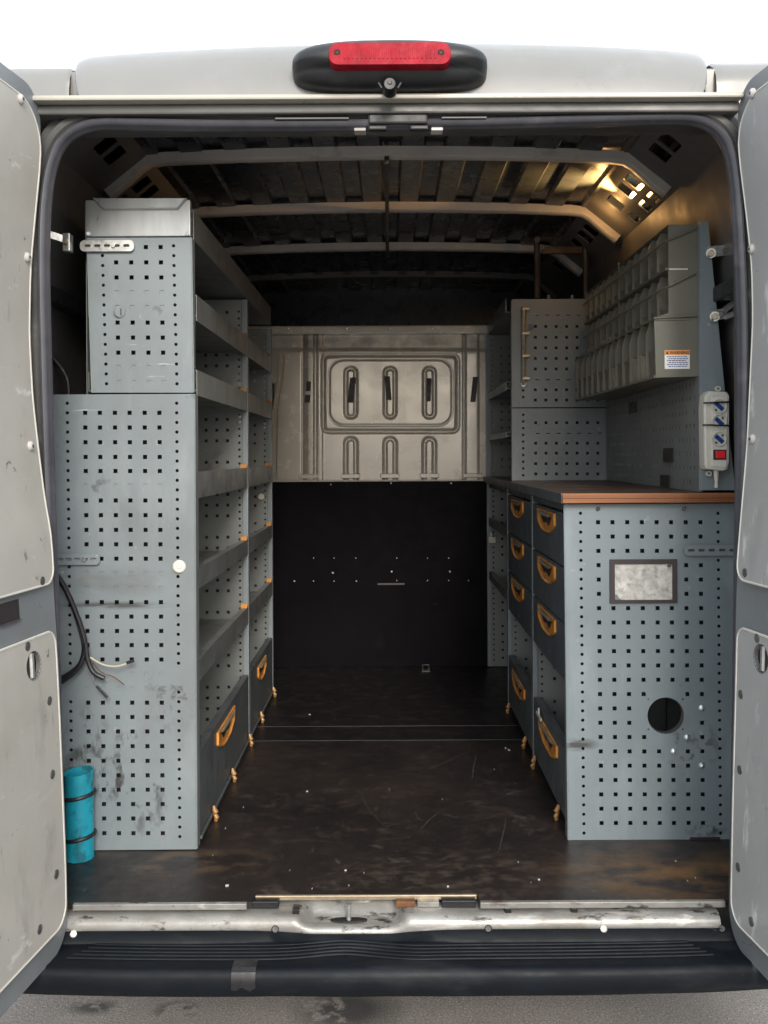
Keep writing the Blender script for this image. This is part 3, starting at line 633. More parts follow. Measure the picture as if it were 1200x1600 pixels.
# ------------------------------------------------------------------ rear doors
def rear_door(s):
    if s < 0:
        tab = [(150, 63), (195, 64), (262, 62), (330, 55), (420, 47), (520, 45), (620, 50), (700, 59), (780, 69), (833, 79), (897, 83), (960, 87), (1035, 92), (1120, 96), (1350, 105), (1412, 106), (1500, 107)]
    else:
        tab = [(150, 1152), (200, 1152), (260, 1157), (330, 1166), (414, 1175), (500, 1177), (611, 1172), (695, 1168), (768, 1162), (800, 1159), (875, 1153), (925, 1150), (1100, 1146), (1250, 1142), (1400, 1139), (1500, 1139)]
    zt_ = sorted((P(x, y, 2.16)[2], P(x, y, 2.16)[0]) for y, x in tab)
    SP = .12
    zlow, ztop = -1.092, .820
    def D(u, z, off):
        x = interp(zt_, z)
        x = (interp(zt_, z-.03)+x*2+interp(zt_, z+.03))/4
        return (x+s*SP*u-s*off, 2.165-u, z)
    d = MB()
    def umin(z, z0, z1, r, u0=0):
        if z > z1-r: return u0+r-math.sqrt(max(0, r*r-(z-z1+r)**2))
        if z < z0+r: return u0+r-math.sqrt(max(0, r*r-(z-z0-r)**2))
        return u0
    zs = [zlow+(ztop-zlow)*k/110 for k in range(111)]
    zs = sorted(set(zs+[zlow+.07*(1-math.cos(R(90*k/10))) for k in range(10)]+[ztop-.07*(1-math.cos(R(90*k/10))) for k in range(10)]))
    us = [0, .01, .03, .06, .1, .2, .35, .55, .78]
    inner = []
    for z in zs:
        a = umin(z, zlow, ztop, .07); inner.append([(a+(0.78-a)*k/.78, z) for k in us])
    rows = []
    for r in inner:
        e = r[0][0]
        rows.append([D(e+.006, r[0][1], -.055), D(e-.002, r[0][1], -.052), D(e, r[0][1], -.030), D(e, r[0][1], -.012), D(e+.002, r[0][1], -.004)]+[D(max(u, e+.006), z, 0) for u, z in r])
    o = MB().rows(rows).build('rear_door', M['door'], van, smooth=True, sharp=45)
    # outer skin flange below the inner panel
    rows = [[D(u, zlow-.020+(.02 if u < .03 else 0)+.012*(1 if u < .02 else 0), -.062), D(u, zlow-.004, -.040), D(u, zlow+.001, -.012)] for u in (.03, .05, .1, .3, .78)]
    MB().rows(rows).build('door_skin_flange', M['cream'], o, smooth=True)
    lm = M['lining'] if s < 0 else M['lining_right']
    def board(name, z0, z1, u0, rt, rb, holes=(), lab=None):
        out = [(.76, z1)]
        n = 8
        for k in range(n+1): a = R(90*k/n); out.append((u0+rt-rt*math.sin(a), z1-rt+rt*math.cos(a)))
        m_ = 26
        for k in range(1, m_): out.append((u0, z1-rt+(z0+rb-z1+rt)*k/m_))
        for k in range(n+1): a = R(90*k/n); out.append((u0+rb-rb*math.cos(a), z0+rb-rb*math.sin(a)))
        out.append((.76, z0))
        out = out[::-1]
        grid = [(u, z0+(z1-z0)*(k+.5)/26) for u in (.2, .4, .6) for k in range(26) if all(math.hypot(u-.137, z0+(z1-z0)*(k+.5)/26+.44) > .05 for _ in (0,))]
        b = MB().perf(out, list(holes), lambda u, v, w: D(u, v, .010-w), .009, grid).build(name, lm, o, smooth=True, sharp=20)
        edge = out[1:-1]
        MB().tube([D(u, v, .0085) for u, v in [(.76, z0)]+edge+[(.76, z1)]], .0032, 6).build('board_edge', M['trim'], o, smooth=True)
        return b
    board('upper_board', -.279, .776, .022, .10, .035)
    hz, hu = (-.44, .137) if s < 0 else (-.432, .14)
    board('lower_board', -1.030, -.383, .034, .03, .045, [circ(hu, hz, .030, 20)])
    # dark ring and latch rod seen in the hole
    MB().rows([[D(hu+.031*math.cos(a), hz+.031*math.sin(a), .011), D(hu+.026*math.cos(a), hz+.026*math.sin(a), .004)] for a in [2*math.pi*k/20 for k in range(21)]]).build('hole_ring', M['jamb'], o)
    MB().tube([D(hu-.004, hz-.026, .003), D(hu-.004, hz+.026, .003)], .007, 8).build('latch_rod', M['steel'], o)
    MB().prism(circ(hu, hz, .028, 16), lambda u, v, w: D(u, v, .0012+w), .0008).build('hole_back', M['brownhole'], o)
    if s < 0:
        MB().prism(rect(.168, .248, -.336, -.294), lambda u, v, w: D(u, v, .0012+w), .002).build('latch_recess', M['brownhole'], o)
        MB().prism(rect(.166, .250, -.338, -.3355), lambda u, v, w: D(u, v, .0012+w), .005).build('recess_lip', M['jamb'], o)
        MB().prism(rect(.293, .36, -.345, -.283), lambda u, v, w: D(u, v, .0012+w), .001).build('sticker', M['paper'], o)
        bolts = [(66, 908, 0), (43, 1010, 0), (77, 1095, 0), (82, 1210, 0), (88, 1366, 0), (62, 1452, 0), (32, 155, 1), (42, 402, 1), (47, 697, 1)]
    else:
        bolts = [(1164, 895, 0), (1183, 997, 0), (1157.5, 1085, 0), (1156, 1203, 0), (1153.5, 1355, 0), (1174, 1440, 0), (1176, 146, 1), (1175, 389, 1), (1176, 686, 1)]
    for px, py, w in bolts:
        best = None
        for k in range(5, 400):                              # where the sight line meets the board
            u = k*.001; z = P(px, py, 2.165-u)[2]; e = abs(D(u, z, .01)[0]-P(px, py, 2.165-u)[0])
            if best is None or e < best[0]: best = (e, u, z)
        _, u, z = best
        a = Vector(D(u, z, .008)); n = Vector((-s, -SP, 0)).normalized()
        if w:
            b = MB().tube([a, a+n*.005, a+n*.009], [.0110, .0110, .0065], 14).build('lining_bolt', M['bow'], o, smooth=True)
            MB().tube([a+n*.008, a+n*.0100], [.004, .0035], 8).build('bolt_socket', M['jamb'], o)
        else:
            MB().tube([a, a+n*.0035, a+n*.0045], [.0105, .0098, .0035], 14).build('lining_bolt', M['jamb'], o, smooth=True)
    return o
dl = rear_door(-1); dl['label'] = 'open rear door with beige boards and a dark latch recess'
dr = rear_door(1); dr['label'] = 'open rear door with whitish grey boards and no latch recess'

# ------------------------------------------------------------------ shelving racks along one side
XL = -.501; DL = 2.474
HS, HR = .0054, .0045
rackA = thing('shelving_rack', 'tall grey shelving rack whose perforated end panel stands behind the turquoise tube', 'shelving rack', (-.68, 2.95, FLOOR), 'racks of open shelves')
rackB = thing('shelving_rack', 'narrower grey shelving rack between the tall rack and the bulkhead', 'shelving rack', (-.68, 3.76, FLOOR), 'racks of open shelves')
def lc(x0, y0, x1, y1, y): return x0+(x1-x0)*(y-y0)/(y1-y0)
def left_panels():
    d = DL
    rowsy = [645, 668, 691, 714, 736, 759, 782, 805, 828, 850.5, 873, 896, 919, 941, 963.5, 986, 1008, 1030.5, 1053, 1075.5, 1098, 1120.5, 1143, 1166, 1189, 1211.5, 1234, 1256.5, 1279, 1302]
    holes = []
    for y in rowsy:
        for a, b in ((133, 140), (156, 163), (179.5, 186), (202.5, 208.5), (226, 231.5), (249, 254.5)):
            if (a, y) in ((133, 714), (179.5, 691)): pass
            holes.append(sq(*P2(lc(a, 645, b, 1302, y), y, d), HS))
    y = 630
    while y < 1318:
        if not (1040 < y < 1076): holes.append(circ(*P2(lc(276, 630, 281, 1315, y), y, d), HR))
        if not (1040 < y < 1085): holes.append(circ(*P2(lc(105, 630, 113, 1315, y), y, d), HR))
        y += 15.05
    MB().perf([P2(90, 1329, d), P2(307, 1327, d), P2(304, 615.5, d), P2(81, 616.5, d)], holes, front(d), .0016).build('end_panel', M['panel'], rackA, label='tall lower end panel with rows of square holes and black scuffs')
    for y0, y1 in ((752, 766), (888, 927), (1044, 1083)):
        a = P(110, y0, d); b = P(270, y1, d); MB().box(a[0], b[0], d+.0019, d+.006, b[2], a[2]).build('inner_flange', M['panel'], rackA)
    lo_, hi_ = P(86, 1328, d), P(305, 616, d)
    MB().box(hi_[0]-.003, hi_[0], d+.0018, d+.035, lo_[2], hi_[2]).build('panel_return', M['rack'], rackA)
    MB().box(lo_[0]+.02, hi_[0]-.004, d+.030, d+.033, lo_[2]+.01, hi_[2]).build('added_dark_backing', M['brownhole'], rackA)  # dark sheet added so the holes in front read black
    # upper end panel
    holes = []
    for y in (386, 410, 433.5, 457, 480, 504, 527.5, 551, 573.5, 597):
        for a, b in ((181.5, 186), (205, 209.5), (228.5, 233), (251.5, 256)):
            holes.append(sq(*P2(lc(a, 410, b, 597, y), y, d), HS))
    y = 384
    while y < 608:
        holes.append(circ(*P2(lc(160, 400, 166.5, 600, y), y, d), HR)); holes.append(circ(*P2(lc(271.5, 400, 276.5, 600, y), y, d), HR)); y += 15.4
    MB().perf([P2(142.5, 613.5, d), P2(302.5, 613.5, d), P2(299, 371, d), P2(135, 371.5, d)], holes, front(d), .0016).build('upper_end_panel', M['panel'], rackA)
    for y0, y1 in ((449, 488), (566, 606)):
        a = P(172, y0, d); b = P(266, y1, d); MB().box(a[0], b[0], d+.0019, d+.006, b[2], a[2]).build('inner_flange', M['panel'], rackA)
    lo_, hi_ = P(146, 613, d), P(300, 372, d)
    MB().box(hi_[0]-.003, hi_[0], d+.0018, d+.035, lo_[2], hi_[2]).build('panel_return', M['rack'], rackA)
    MB().box(lo_[0], hi_[0]-.004, d+.030, d+.033, lo_[2], hi_[2]).build('added_dark_backing', M['brownhole'], rackA)  # same added dark sheet for the upper panel's holes
    for (a_, b_) in (((304, 617), (307, 1326)), ((299, 372), (302.5, 613))):
        MB().tube([P(*a_, d+.001), P(*b_, d+.001)], .0022, 8).build('folded_edge', M['panel'], rackA, smooth=True)
    # tray on top with its folded lip
    a = P(133.5, 313, d); b = P(297.5, 369.3, d)
    t = MB().box(a[0], b[0], d-.002, d+.02, b[2], a[2], .002).build('top_tray', M['tray'], rackA)
    e = [P2(147, 310.5, d), P2(292, 310.5, d), P2(278, 327, d), P2(163, 327.5, d)]
    m = MB()
    for (u, v), (u2, v2) in zip([e[0], e[3], e[2]], [e[3], e[2], e[1]]): m.tube([(u, d-.005, v), (u2, d-.005, v2)], .0028, 6)
    m.prism([e[3], e[2], e[1], e[0]], lambda u, v, w: (u, d-.0045+w, v), .002)
    m.build('tray_lip', M['tray'], t)
    for px in (138, 292):
        MB().tube([P(px, 365, d-.004), P(px, 365, d-.009)], .005, 8).build('tray_rivet', M['steel'], t)
    # holes' buttons and washers
    for (px, py, r, m_) in ((280, 885, 10, 'white'), (187.5, 487.5, 9.5, 'panel')):
        o = MB().tube([P(px, py, d-.0004), P(px, py, d-.004), P(px, py, d-.006)], [r*d/F, r*d/F, r*.8*d/F], 20).build('panel_button', M[m_], rackA, smooth=True)
        if m_ == 'white': MB().tube([P(px, py, d-.0058), P(px, py, d-.010)], [.007, .005], 10).build('button_screw', M['steel'], o)
        else: MB().box(P(px-1, 0, d)[0]+.0, P(px+1, 0, d)[0], d-.0072, d-.005, P(px, py+5, d)[2], P(px, py-5, d)[2]).build('button_mark', M['jamb'], o)
    # slotted wall ties
    for (x0, x1, yc) in ((127, 211, 385.5), (86, 158, 873.5)):
        a, b = P(x0, yc, d), P(x1, yc, d); hh = 8.7*d/F
        hl = []
        k = 0; L_ = b[0]-a[0]
        for k in range(5):
            c = a[0]+L_*(.14+.18*k); hl.append(rrect(c-.008, c+.008, a[2]-.0038, a[2]+.0038, .0035, 3))
        mm = M['steel'] if yc < 400 else M['panel']
        o = MB().perf(rrect(a[0], b[0], a[2]-hh, a[2]+hh, hh*.8, 5), hl, lambda u, v, w: (u, d-.0105+w, v), .003).build('wall_tie', mm, rackA)
        MB().prism([(a[0]+.004, a[2]-hh*.6), (b[0]-.004, a[2]-hh*.6), (b[0]-.004, a[2]+hh*.6), (a[0]+.004, a[2]+hh*.6)], lambda u, v, w: (u, d-.0040+w, v), .0030).build('tie_backing', M['jamb'] if yc < 400 else M['panel'], o)
        c = a[0]+L_*(.62 if yc < 400 else .66)
        MB().tube([(c, d-.008, a[2]), (c, d-.016, a[2])], [.0065, .0055], 8).build('tie_bolt', M['steel'], o)
    # clevis bracket reaching the wall
    m = MB(); a = P(108, 377, 2.44); m.tube([a, P(74, 366, 2.42)], .012, 4); o = m.build('wall_bracket', M['steel'], rackA)
    MB().box(a[0]-.012, a[0]+.006, 2.425, 2.455, a[2]-.028, a[2]+.018, .002).build('bracket_plate', M['steel'], o)
    MB().tube([(a[0]-.003, 2.428, a[2]-.004), (a[0]-.003, 2.415, a[2]-.004)], .007, 6).build('bracket_bolt', M['bronze'], o)
left_panels()

SHELVES = [(.355, .423, 'shelf'), (.160, .227, 'rack'), (-.109, -.040, 'shelf'), (-.347, -.293, 'shelf'), (-.590, -.531, 'shelf')]
def rack_bay(root, d0, d1):
    xb = -.905
    for z0, z1, m in SHELVES:
        back = -.785 if z0 > .1 else xb
        o = MB()
        o.box(XL-.0022, XL, d0, d1, z0, z1)                        # lip
        o.box(XL-.020, XL-.0024, d0, d1, z1-.0022, z1)              # folded top edge
        o.box(back, XL-.0024, d0, d1, z0+.012, z0+.0145)            # shelf plate
        o.box(back, back+.002, d0, d1, z0+.015, z1-.004)
        o.build('shelf', M[m], root)
        for e, sgn in ((d1-.010, -1),):
            c = MB().prism([(e-.030, z1), (e, z1), (e, z1+.013), (e-.012, z1+.011)], lambda u, v, w: (XL+.001-w, u, v), .022).build('shelf_clip', M['orange'], root)
    # drawer tray at the foot
    t = MB(); t.box(XL-.004, XL, d0+.006, d1-.004, FLOOR+.022, -.772, .001); t.box(XL-.022, XL-.0042, d0+.006, d1-.004, -.7745, -.772)
    t.box(xb, XL-.0042, d0+.006, d1-.004, FLOOR+.024, FLOOR+.028); t.box(XL, XL+.006, d0+.006, d1-.004, FLOOR+.012, FLOOR+.021, .001)
    t = t.build('bottom_tray', M['drawer_left'], root)
    L_ = d1-d0; u0, u1 = d0+L_*.29, d0+L_*.63
    handle(t, u0, u1, -.797, -.862, XL, 1)
    for e in (d0+.16 if L_ > .8 else d0+.22, d0+.54*L_ if L_ > .8 else d1-.05, d1-.04 if L_ > .8 else None):
        if e: foot(root, XL+.004, e, 1)
    # back sheet
    MB().box(xb-.004, xb-.002, d0, d1, FLOOR+.01, .16).build('back_sheet', M['rack'], root)
    MB().box(-.790, -.788, d0, d1, .16, .60).build('back_sheet', M['rack'], root)

def handle(parent, u0, u1, z1, z0, x, s):
    """amber pull: a shield-shaped cup with a bright top rim; s = +1 when it faces +X"""
    def outline(k):
        cu, cz = (u0+u1)/2, (z0+z1)/2
        w = (u1-u0)/2; h = (z1-z0)/2
        pts = [(-1, 1), (1, 1), (1, -.05), (.92, -.3), (.45, -.93), (.2, -1), (-.2, -1), (-.45, -.93), (-.92, -.3), (-1, -.05)]
        return [(cu+a*w*k, cz+b*h*k) for a, b in pts]
    rows = [[(x+s*w, u, v) for u, v in outline(k)] for k, w in ((1.03, .0005), (1.0, .006), (.90, .0065), (.82, .002))]
    rows.append([(x+s*.0012, u, v) for u, v in outline(.45)])
    m = MB().rows(rows, close=True); n = 10; m.f.append(tuple(len(m.v)-n+i for i in range(n)))
    o = m.build('handle', M['orange'], parent)
    # hooded top of the cup
    w = (u1-u0)/2*.80; cu = (u0+u1)/2; h = (z1-z0)
    m = MB(); m.prism([(cu-w, z1-h*.10), (cu+w, z1-h*.10), (cu+w*.9, z1-h*.25), (cu-w*.6, z1-h*.25)], lambda u, v, q: (x+s*(.0055+q), u, v), .004)
    m.build('handle_rim', M['binlip'], parent)
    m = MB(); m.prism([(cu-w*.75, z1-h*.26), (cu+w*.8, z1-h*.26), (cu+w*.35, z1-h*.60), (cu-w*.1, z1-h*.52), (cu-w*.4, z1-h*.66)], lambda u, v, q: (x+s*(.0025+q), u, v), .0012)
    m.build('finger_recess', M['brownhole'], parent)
    return o
def foot(parent, x, d, s):
    z = FLOOR+.004
    m = MB(); m.tube([(x+s*.004, d, z+.040), (x+s*.006, d, z+.030), (x+s*.010, d, z+.022), (x+s*.008, d, z+.016), (x+s*.012, d, z+.008), (x+s*.010, d, z-.003)], [.004, .007, .008, .0055, .0075, .005], 9)
    m.build('twist_foot', M['gold'], parent, smooth=True)

def divider(root, d, xin, xbl, xbu, zsplit, top, sgn, name='divider', m='rack', bot=FLOOR+.004, postw=.019):
    """perforated cross panel with an edge post; sgn +1: the aisle lies towards +X"""
    out = [(xbl, bot), (xin-sgn*.004, bot), (xin-sgn*.004, top), (xbu, top), (xbu, zsplit), (xbl, zsplit)]
    holes = []
    k = 0; z = bot+.03
    while z < top-.02:
        holes.append(circ(xin-sgn*.030, z, .0045)); z += .0245
    for i in range(9):
        x = xin-sgn*(.072+.038*i)
        z = bot+.04; j = 0
        while z < top-.02:
            lim = xbl if z < zsplit-.02 else xbu
            if abs(x-lim) > .02 and (x-lim)*sgn > 0 and j % 7 not in (5,) and abs(z-zsplit) > .012: holes.append(sq(x, z, .0052))
            z += .038; j += 1
    if sgn > 0: pass
    o = MB().perf(out, holes, front(d), .0016).build(name, M[m], root)
    MB().box(xbl, xin-sgn*.02, d+.022, d+.024, bot+.01, min(zsplit, top)).build('added_dark_backing', M['brownhole'], root)  # added dark sheet that blackens the divider's holes
    MB().box(xin-sgn*postw, xin+sgn*.001, d-.006, d+.022, bot, top, .002).build('post', M['panel'], root)
    MB().box(xin-sgn*.0035, xin+sgn*.0025, d-.0085, d-.004, bot+.2, top-.02, .001).build('post_bead', M['trim'], root) if False else None
    return o

D1, D2 = 3.405, 4.10
rack_bay(rackA, DL+.036, D1-.008)
divider(rackA, D1, XL, -.905, -.785, .16, .556, 1)
rack_bay(rackB, D1+.026, D2-.008)
divider(rackB, D2, XL, -.905, -.785, .16, .545, 1)
def headers():
    for root, a, b in ((rackA, DL+.02, D1+.012), (rackB, D1+.0135, D2+.02)):
        m = MB(); m.box(XL-.006, XL-.0035, a, b, .563, .640); m.box(-.785, XL-.0065, a, b, .5655, .568); m.box(XL-.022, XL-.0065, a, b, .6375, .640); m.box(-.787, -.7852, a, b, .563, .66)
        m.build('top_tray' if root is rackB else 'tray_side', M['shelf'], root)
headers()
# small fittings on the rack edge
for (px, py, d) in ((408, 776, 4.05),):
    MB().tube([P(px, py, D2-.001), P(px, py, D2-.012)], [.016, .013], 14).build('panel_button', M['white'], rackB, smooth=True)
for root, d, x in ((rackA, D1, XL-.028), (rackB, D2, XL-.030)):
    for z in (.140, .122):
        MB().tube([(x, d-.0005, z), (x, d-.006, z)], [.0055, .004], 8).build('rack_bolt', M['white'], root)

# ------------------------------------------------------------------ drawer cabinets and shelf unit along the other side
XR = .4736; DR = 2.528; D3, D4, D5 = 3.186, 3.85, 4.595
cabA = thing('drawer_cabinet', 'grey drawer cabinet whose end panel carries a framed metal plate and a round hole', 'drawer cabinet', (.69, 2.86, FLOOR), 'drawer cabinets under the worktop')
cabB = thing('drawer_cabinet', 'drawer cabinet standing between the nearest cabinet and the open shelf unit', 'drawer cabinet', (.69, 3.52, FLOOR), 'drawer cabinets under the worktop')
shu = thing('shelf_unit', 'open grey shelf unit in the corner between bulkhead and worktop', 'shelf unit', (.69, 4.23, FLOOR))
def right_panel():
    d = DR; holes = []
    for i in range(22):
        y = 816+22.38*i
        for a, b in ((934.5, 940), (957, 962.5), (980, 985), (1003, 1008), (1026, 1031), (1048.5, 1053), (1071.5, 1076), (1094.5, 1098.5)):
            x = lc(a, 816, b, 1286, y)
            if math.hypot(x-1040, y-1118) < 38: continue
            if 948 < x < 1061 and 868 < y < 946: continue
            if i == 4 and x > 1060: pass
            holes.append(sq(*P2(x, y, d), HS))
    for x in (934.5, 1068.5): holes.append(circ(*P2(x, 795, d), .004))
    y = 802
    while y < 1308:
        holes.append(circ(*P2(lc(907, 800, 912.5, 1300, y), y, d), HR)); holes.append(circ(*P2(lc(1122, 815, 1126, 1300, y), y, d), HR)); y += 14.7
    for a in (-1, 1):
        for b in (-1, 1): holes.append(circ(*P2(1040+a*27, 1118+b*23.5-2, d), .0025, 6))
    cx, cz = P2(1040, 1118, d); holes.append(circ(cx, cz, .0475, 36))
    MB().perf([P2(888, 1314, d), P2(1145, 1313, d), P2(1148, 786.5, d), P2(881.5, 788, d)], holes, front(d), .0016).build('end_panel', M['panel_right'], cabA)
    MB().rows([[(cx+.0478*math.cos(a), d-.0012, cz+.0478*math.sin(a)), (cx+.0465*math.cos(a), d+.002, cz+.0465*math.sin(a)), (cx+.0465*math.cos(a), d+.02, cz+.0465*math.sin(a))] for a in [2*math.pi*k/36 for k in range(37)]]).build('hole_rim', M['jamb'], cabA, smooth=True)
    a, b = P(889, 1312, d), P(1144, 789, d)
    MB().box(a[0]-.004, a[0]-.001, d+.0018, d+.03, a[2], b[2]).build('panel_return', M['rack'], cabA)
    MB().tube([P(881.5, 789, d+.001), P(888, 1313, d+.001)], .0022, 8).build('folded_edge', M['panel_right'], cabA, smooth=True)
    # added dark sheet, so the holes read black; leaves the round opening free
    MB().perf(rect(a[0]+.002, b[0]-.01, a[2]+.005, b[2]), [circ(cx, cz, .070, 24)], front(d+.030), .003).build('added_dark_backing', M['brownhole'], cabA)
    # framed metal plate
    def pl(x0, x1, y0, y1): p, q = P2(x0, y1, d), P2(x1, y0, d); return rect(p[0], q[0], p[1], q[1])
    o = MB().perf(pl(952.5, 1057, 873.5, 942), [pl(960, 1049.5, 881, 937)], lambda u, v, w: (u, d-.007+w, v), .0065).build('plate_frame', M['brownhole'], cabA)
    q = [P2(971, 937.5, d), P2(1050, 937.5, d), P2(1050, 880.5, d), P2(959.5, 880.5, d), P2(959.5, 928, d), P2(964, 929, d), P2(966, 934, d)]
    MB().prism(q, lambda u, v, w: (u, d-.0035+w, v), .002).build('metal_plate', M['plate'], o)
    MB().tube([P(1046, 883, d-.007), P(1046, 883, d-.012)], [.0055, .0045], 8).build('plate_screw', M['black'], o)
    # slotted tie
    a, b = P(1066.5, 859.5, d), P(1146, 858, d); hh = 8.4*d/F
    hl = [rrect(a[0]+.012+.027*k, a[0]+.029+.027*k, a[2]-.0035, a[2]+.0035, .003, 3) for k in range(5)]
    o = MB().perf([(b[0], a[2]-hh), (b[0], a[2]+hh)]+[(a[0]+hh-hh*math.sin(R(180*k/10)), a[2]+hh*math.cos(R(180*k/10))) for k in range(11)], hl, lambda u, v, w: (u, d-.009+w, v), .003).build('wall_tie', M['panel'], cabA)
    MB().box(a[0]+.01, b[0], d-.0040, d-.0012, a[2]-hh*.5, a[2]+hh*.5).build('tie_backing', M['jamb'], o)
    for px, py in ((1096, 1106), (1073, 1152), (1052, 1174), (1096, 1196)):
        MB().tube([P(px, py, d-.0002), P(px, py, d-.004), P(px, py, d-.006)], [.0075, .007, .003], 10).build('panel_bolt', M['steel'], cabA, smooth=True)
    for px in (934.5, 1068.5):
        MB().tube([P(px, 795, d-.0002), P(px, 795, d-.006)], [.006, .005], 6).build('panel_bolt', M['black'], cabA)
    MB().box(P(1078, 1317, d)[0], P(1124, 1317, d)[0], d-.004, d+.03, FLOOR+.0005, FLOOR+.006).build('packing_shim', M['brownhole'], cabA)
right_panel()
ZD = [-.158, -.309, -.462, -.618]
def cabinet(root, d0, d1):
    L_ = d1-d0
    for k in range(3):
        z1, z0 = ZD[k], ZD[k+1]
        m = MB(); m.box(XR, XR+.014, d0+.004, d1-.004, z0+.004, z1-.002, .0025); m.box(XR+.0145, .86, d0+.02, d1-.02, z0+.01, z1-.03)
        o = m.build('drawer', M['drawer'], root)
        handle(o, d0+L_*.28, d0+L_*.78, z1-.010, z1-.073, XR, -1)
    t = MB(); t.box(XR, XR+.004, d0+.006, d1-.004, FLOOR+.026, -.800, .001); t.box(XR+.0042, XR+.024, d0+.006, d1-.004, -.8025, -.800); t.box(XR+.0042, .9, d0+.006, d1-.004, FLOOR+.028, FLOOR+.031)
    t = t.build('bottom_tray', M['drawer_left'], root)
    handle(t, d0+L_*.25, d0+L_*.78, -.825, -.885, XR, -1)
    foot(root, XR-.004, d0+.10, -1); foot(root, XR-.004, d1-.08, -1)
    MB().box(XR+.002, XR+.02, d0, d1, -.153, -.128, .002).build('top_rail', M['drawer'], root)
    MB().box(.915, .918, d0, d1, FLOOR+.01, -.13).build('back_sheet', M['rack'], root)
    MB().box(XR+.01, .91, d0, d1, -.628, -.624).build('drawer_floor', M['shelf'], root)
cabinet(cabA, DR+.036, D3-.008)
divider(cabA, D3, XR, .915, .915, -.128, -.128, -1, postw=.016)
cabinet(cabB, D3+.026, D4-.008)
divider(cabB, D4, XR, .915, .915, -.128, -.128, -1, postw=.016)
# small white hanging tag on the open tray, small latch marks
m = MB(); c = P(848, 1138, 2.9); m.box(XR-.012, XR-.006, 2.96, 3.05, -.822, -.812, .002); m.box(XR-.012, XR-.006, 3.0, 3.012, -.812, -.792, .002)
m.build('latch_tab', M['trim'], cabA)
# corner shelf unit
def shelf_unit():
    divider(shu, D5, XR-.006, .915, .88, -.10, .62, -1, postw=.02, bot=FLOOR+.004)
    for z0, z1, m in ((-.335, -.300, 'shelf'), (-.590, -.556, 'shelf'), (.262, .296, 'panel'), (.070, .094, 'panel')):
        o = MB(); o.box(XR, XR+.0022, D4+.028, D5-.008, z0, z1); o.box(XR+.0024, XR+.02, D4+.028, D5-.008, z1-.002, z1); o.box(XR+.0024, .88, D4+.028, D5-.008, z0+.006, z0+.009)
        o.build('shelf', M[m], shu)
    MB().box(.86, .863, D4+.028, D5, -.10, .62).build('back_sheet', M['rack'], shu)
    MB().box(.915, .918, D4+.028, D5, FLOOR+.01, -.13).build('back_sheet', M['rack'], shu)
    m = MB(); m.box(XR, XR+.003, D4+.028, D5, .575, .632); m.box(XR+.0032, .87, D4+.028, D5, .576, .579); m.build('top_tray', M['shelf'], shu)
    MB().box(XR+.002, XR+.02, D4+.028, D5-.01, -.153, -.105, .002).build('top_rail', M['drawer'], shu)
    c = P(767, 843, D5-.02)
    m = MB(); m.box(c[0]-.012, c[0]+.022, D5-.03, D5-.012, c[2]-.016, c[2]+.012, .002); m.box(c[0]-.002, c[0]+.006, D5-.03, D5-.012, c[2]+.012, c[2]+.034, .002); m.build('white_clip', M['white'], shu)
shelf_unit()

# worktop
XW0 = .449
wt = MB(); wt.box(XW0+.004, .905, 2.505, D5-.02, -.1255, -.1015, .0015)
wt = wt.build('worktop', M['worktop'])
tag(wt, 'dark worn wooden worktop with a bare brown front edge lying on the drawer cabinets', 'worktop')
e = MB(); e.box(XW0+.002, .907, 2.4985, 2.5048, -.1262, -.1150, .0012); e.box(XW0+.002, .907, 2.5005, 2.5048, -.1144, -.1012, .0012)
e.build('wood_edge', M['woodedge'], wt)
MB().box(XW0, XW0+.0036, 2.51, D5-.02, -.128, -.100, .0008).build('edge_band', M['drawer'], wt)

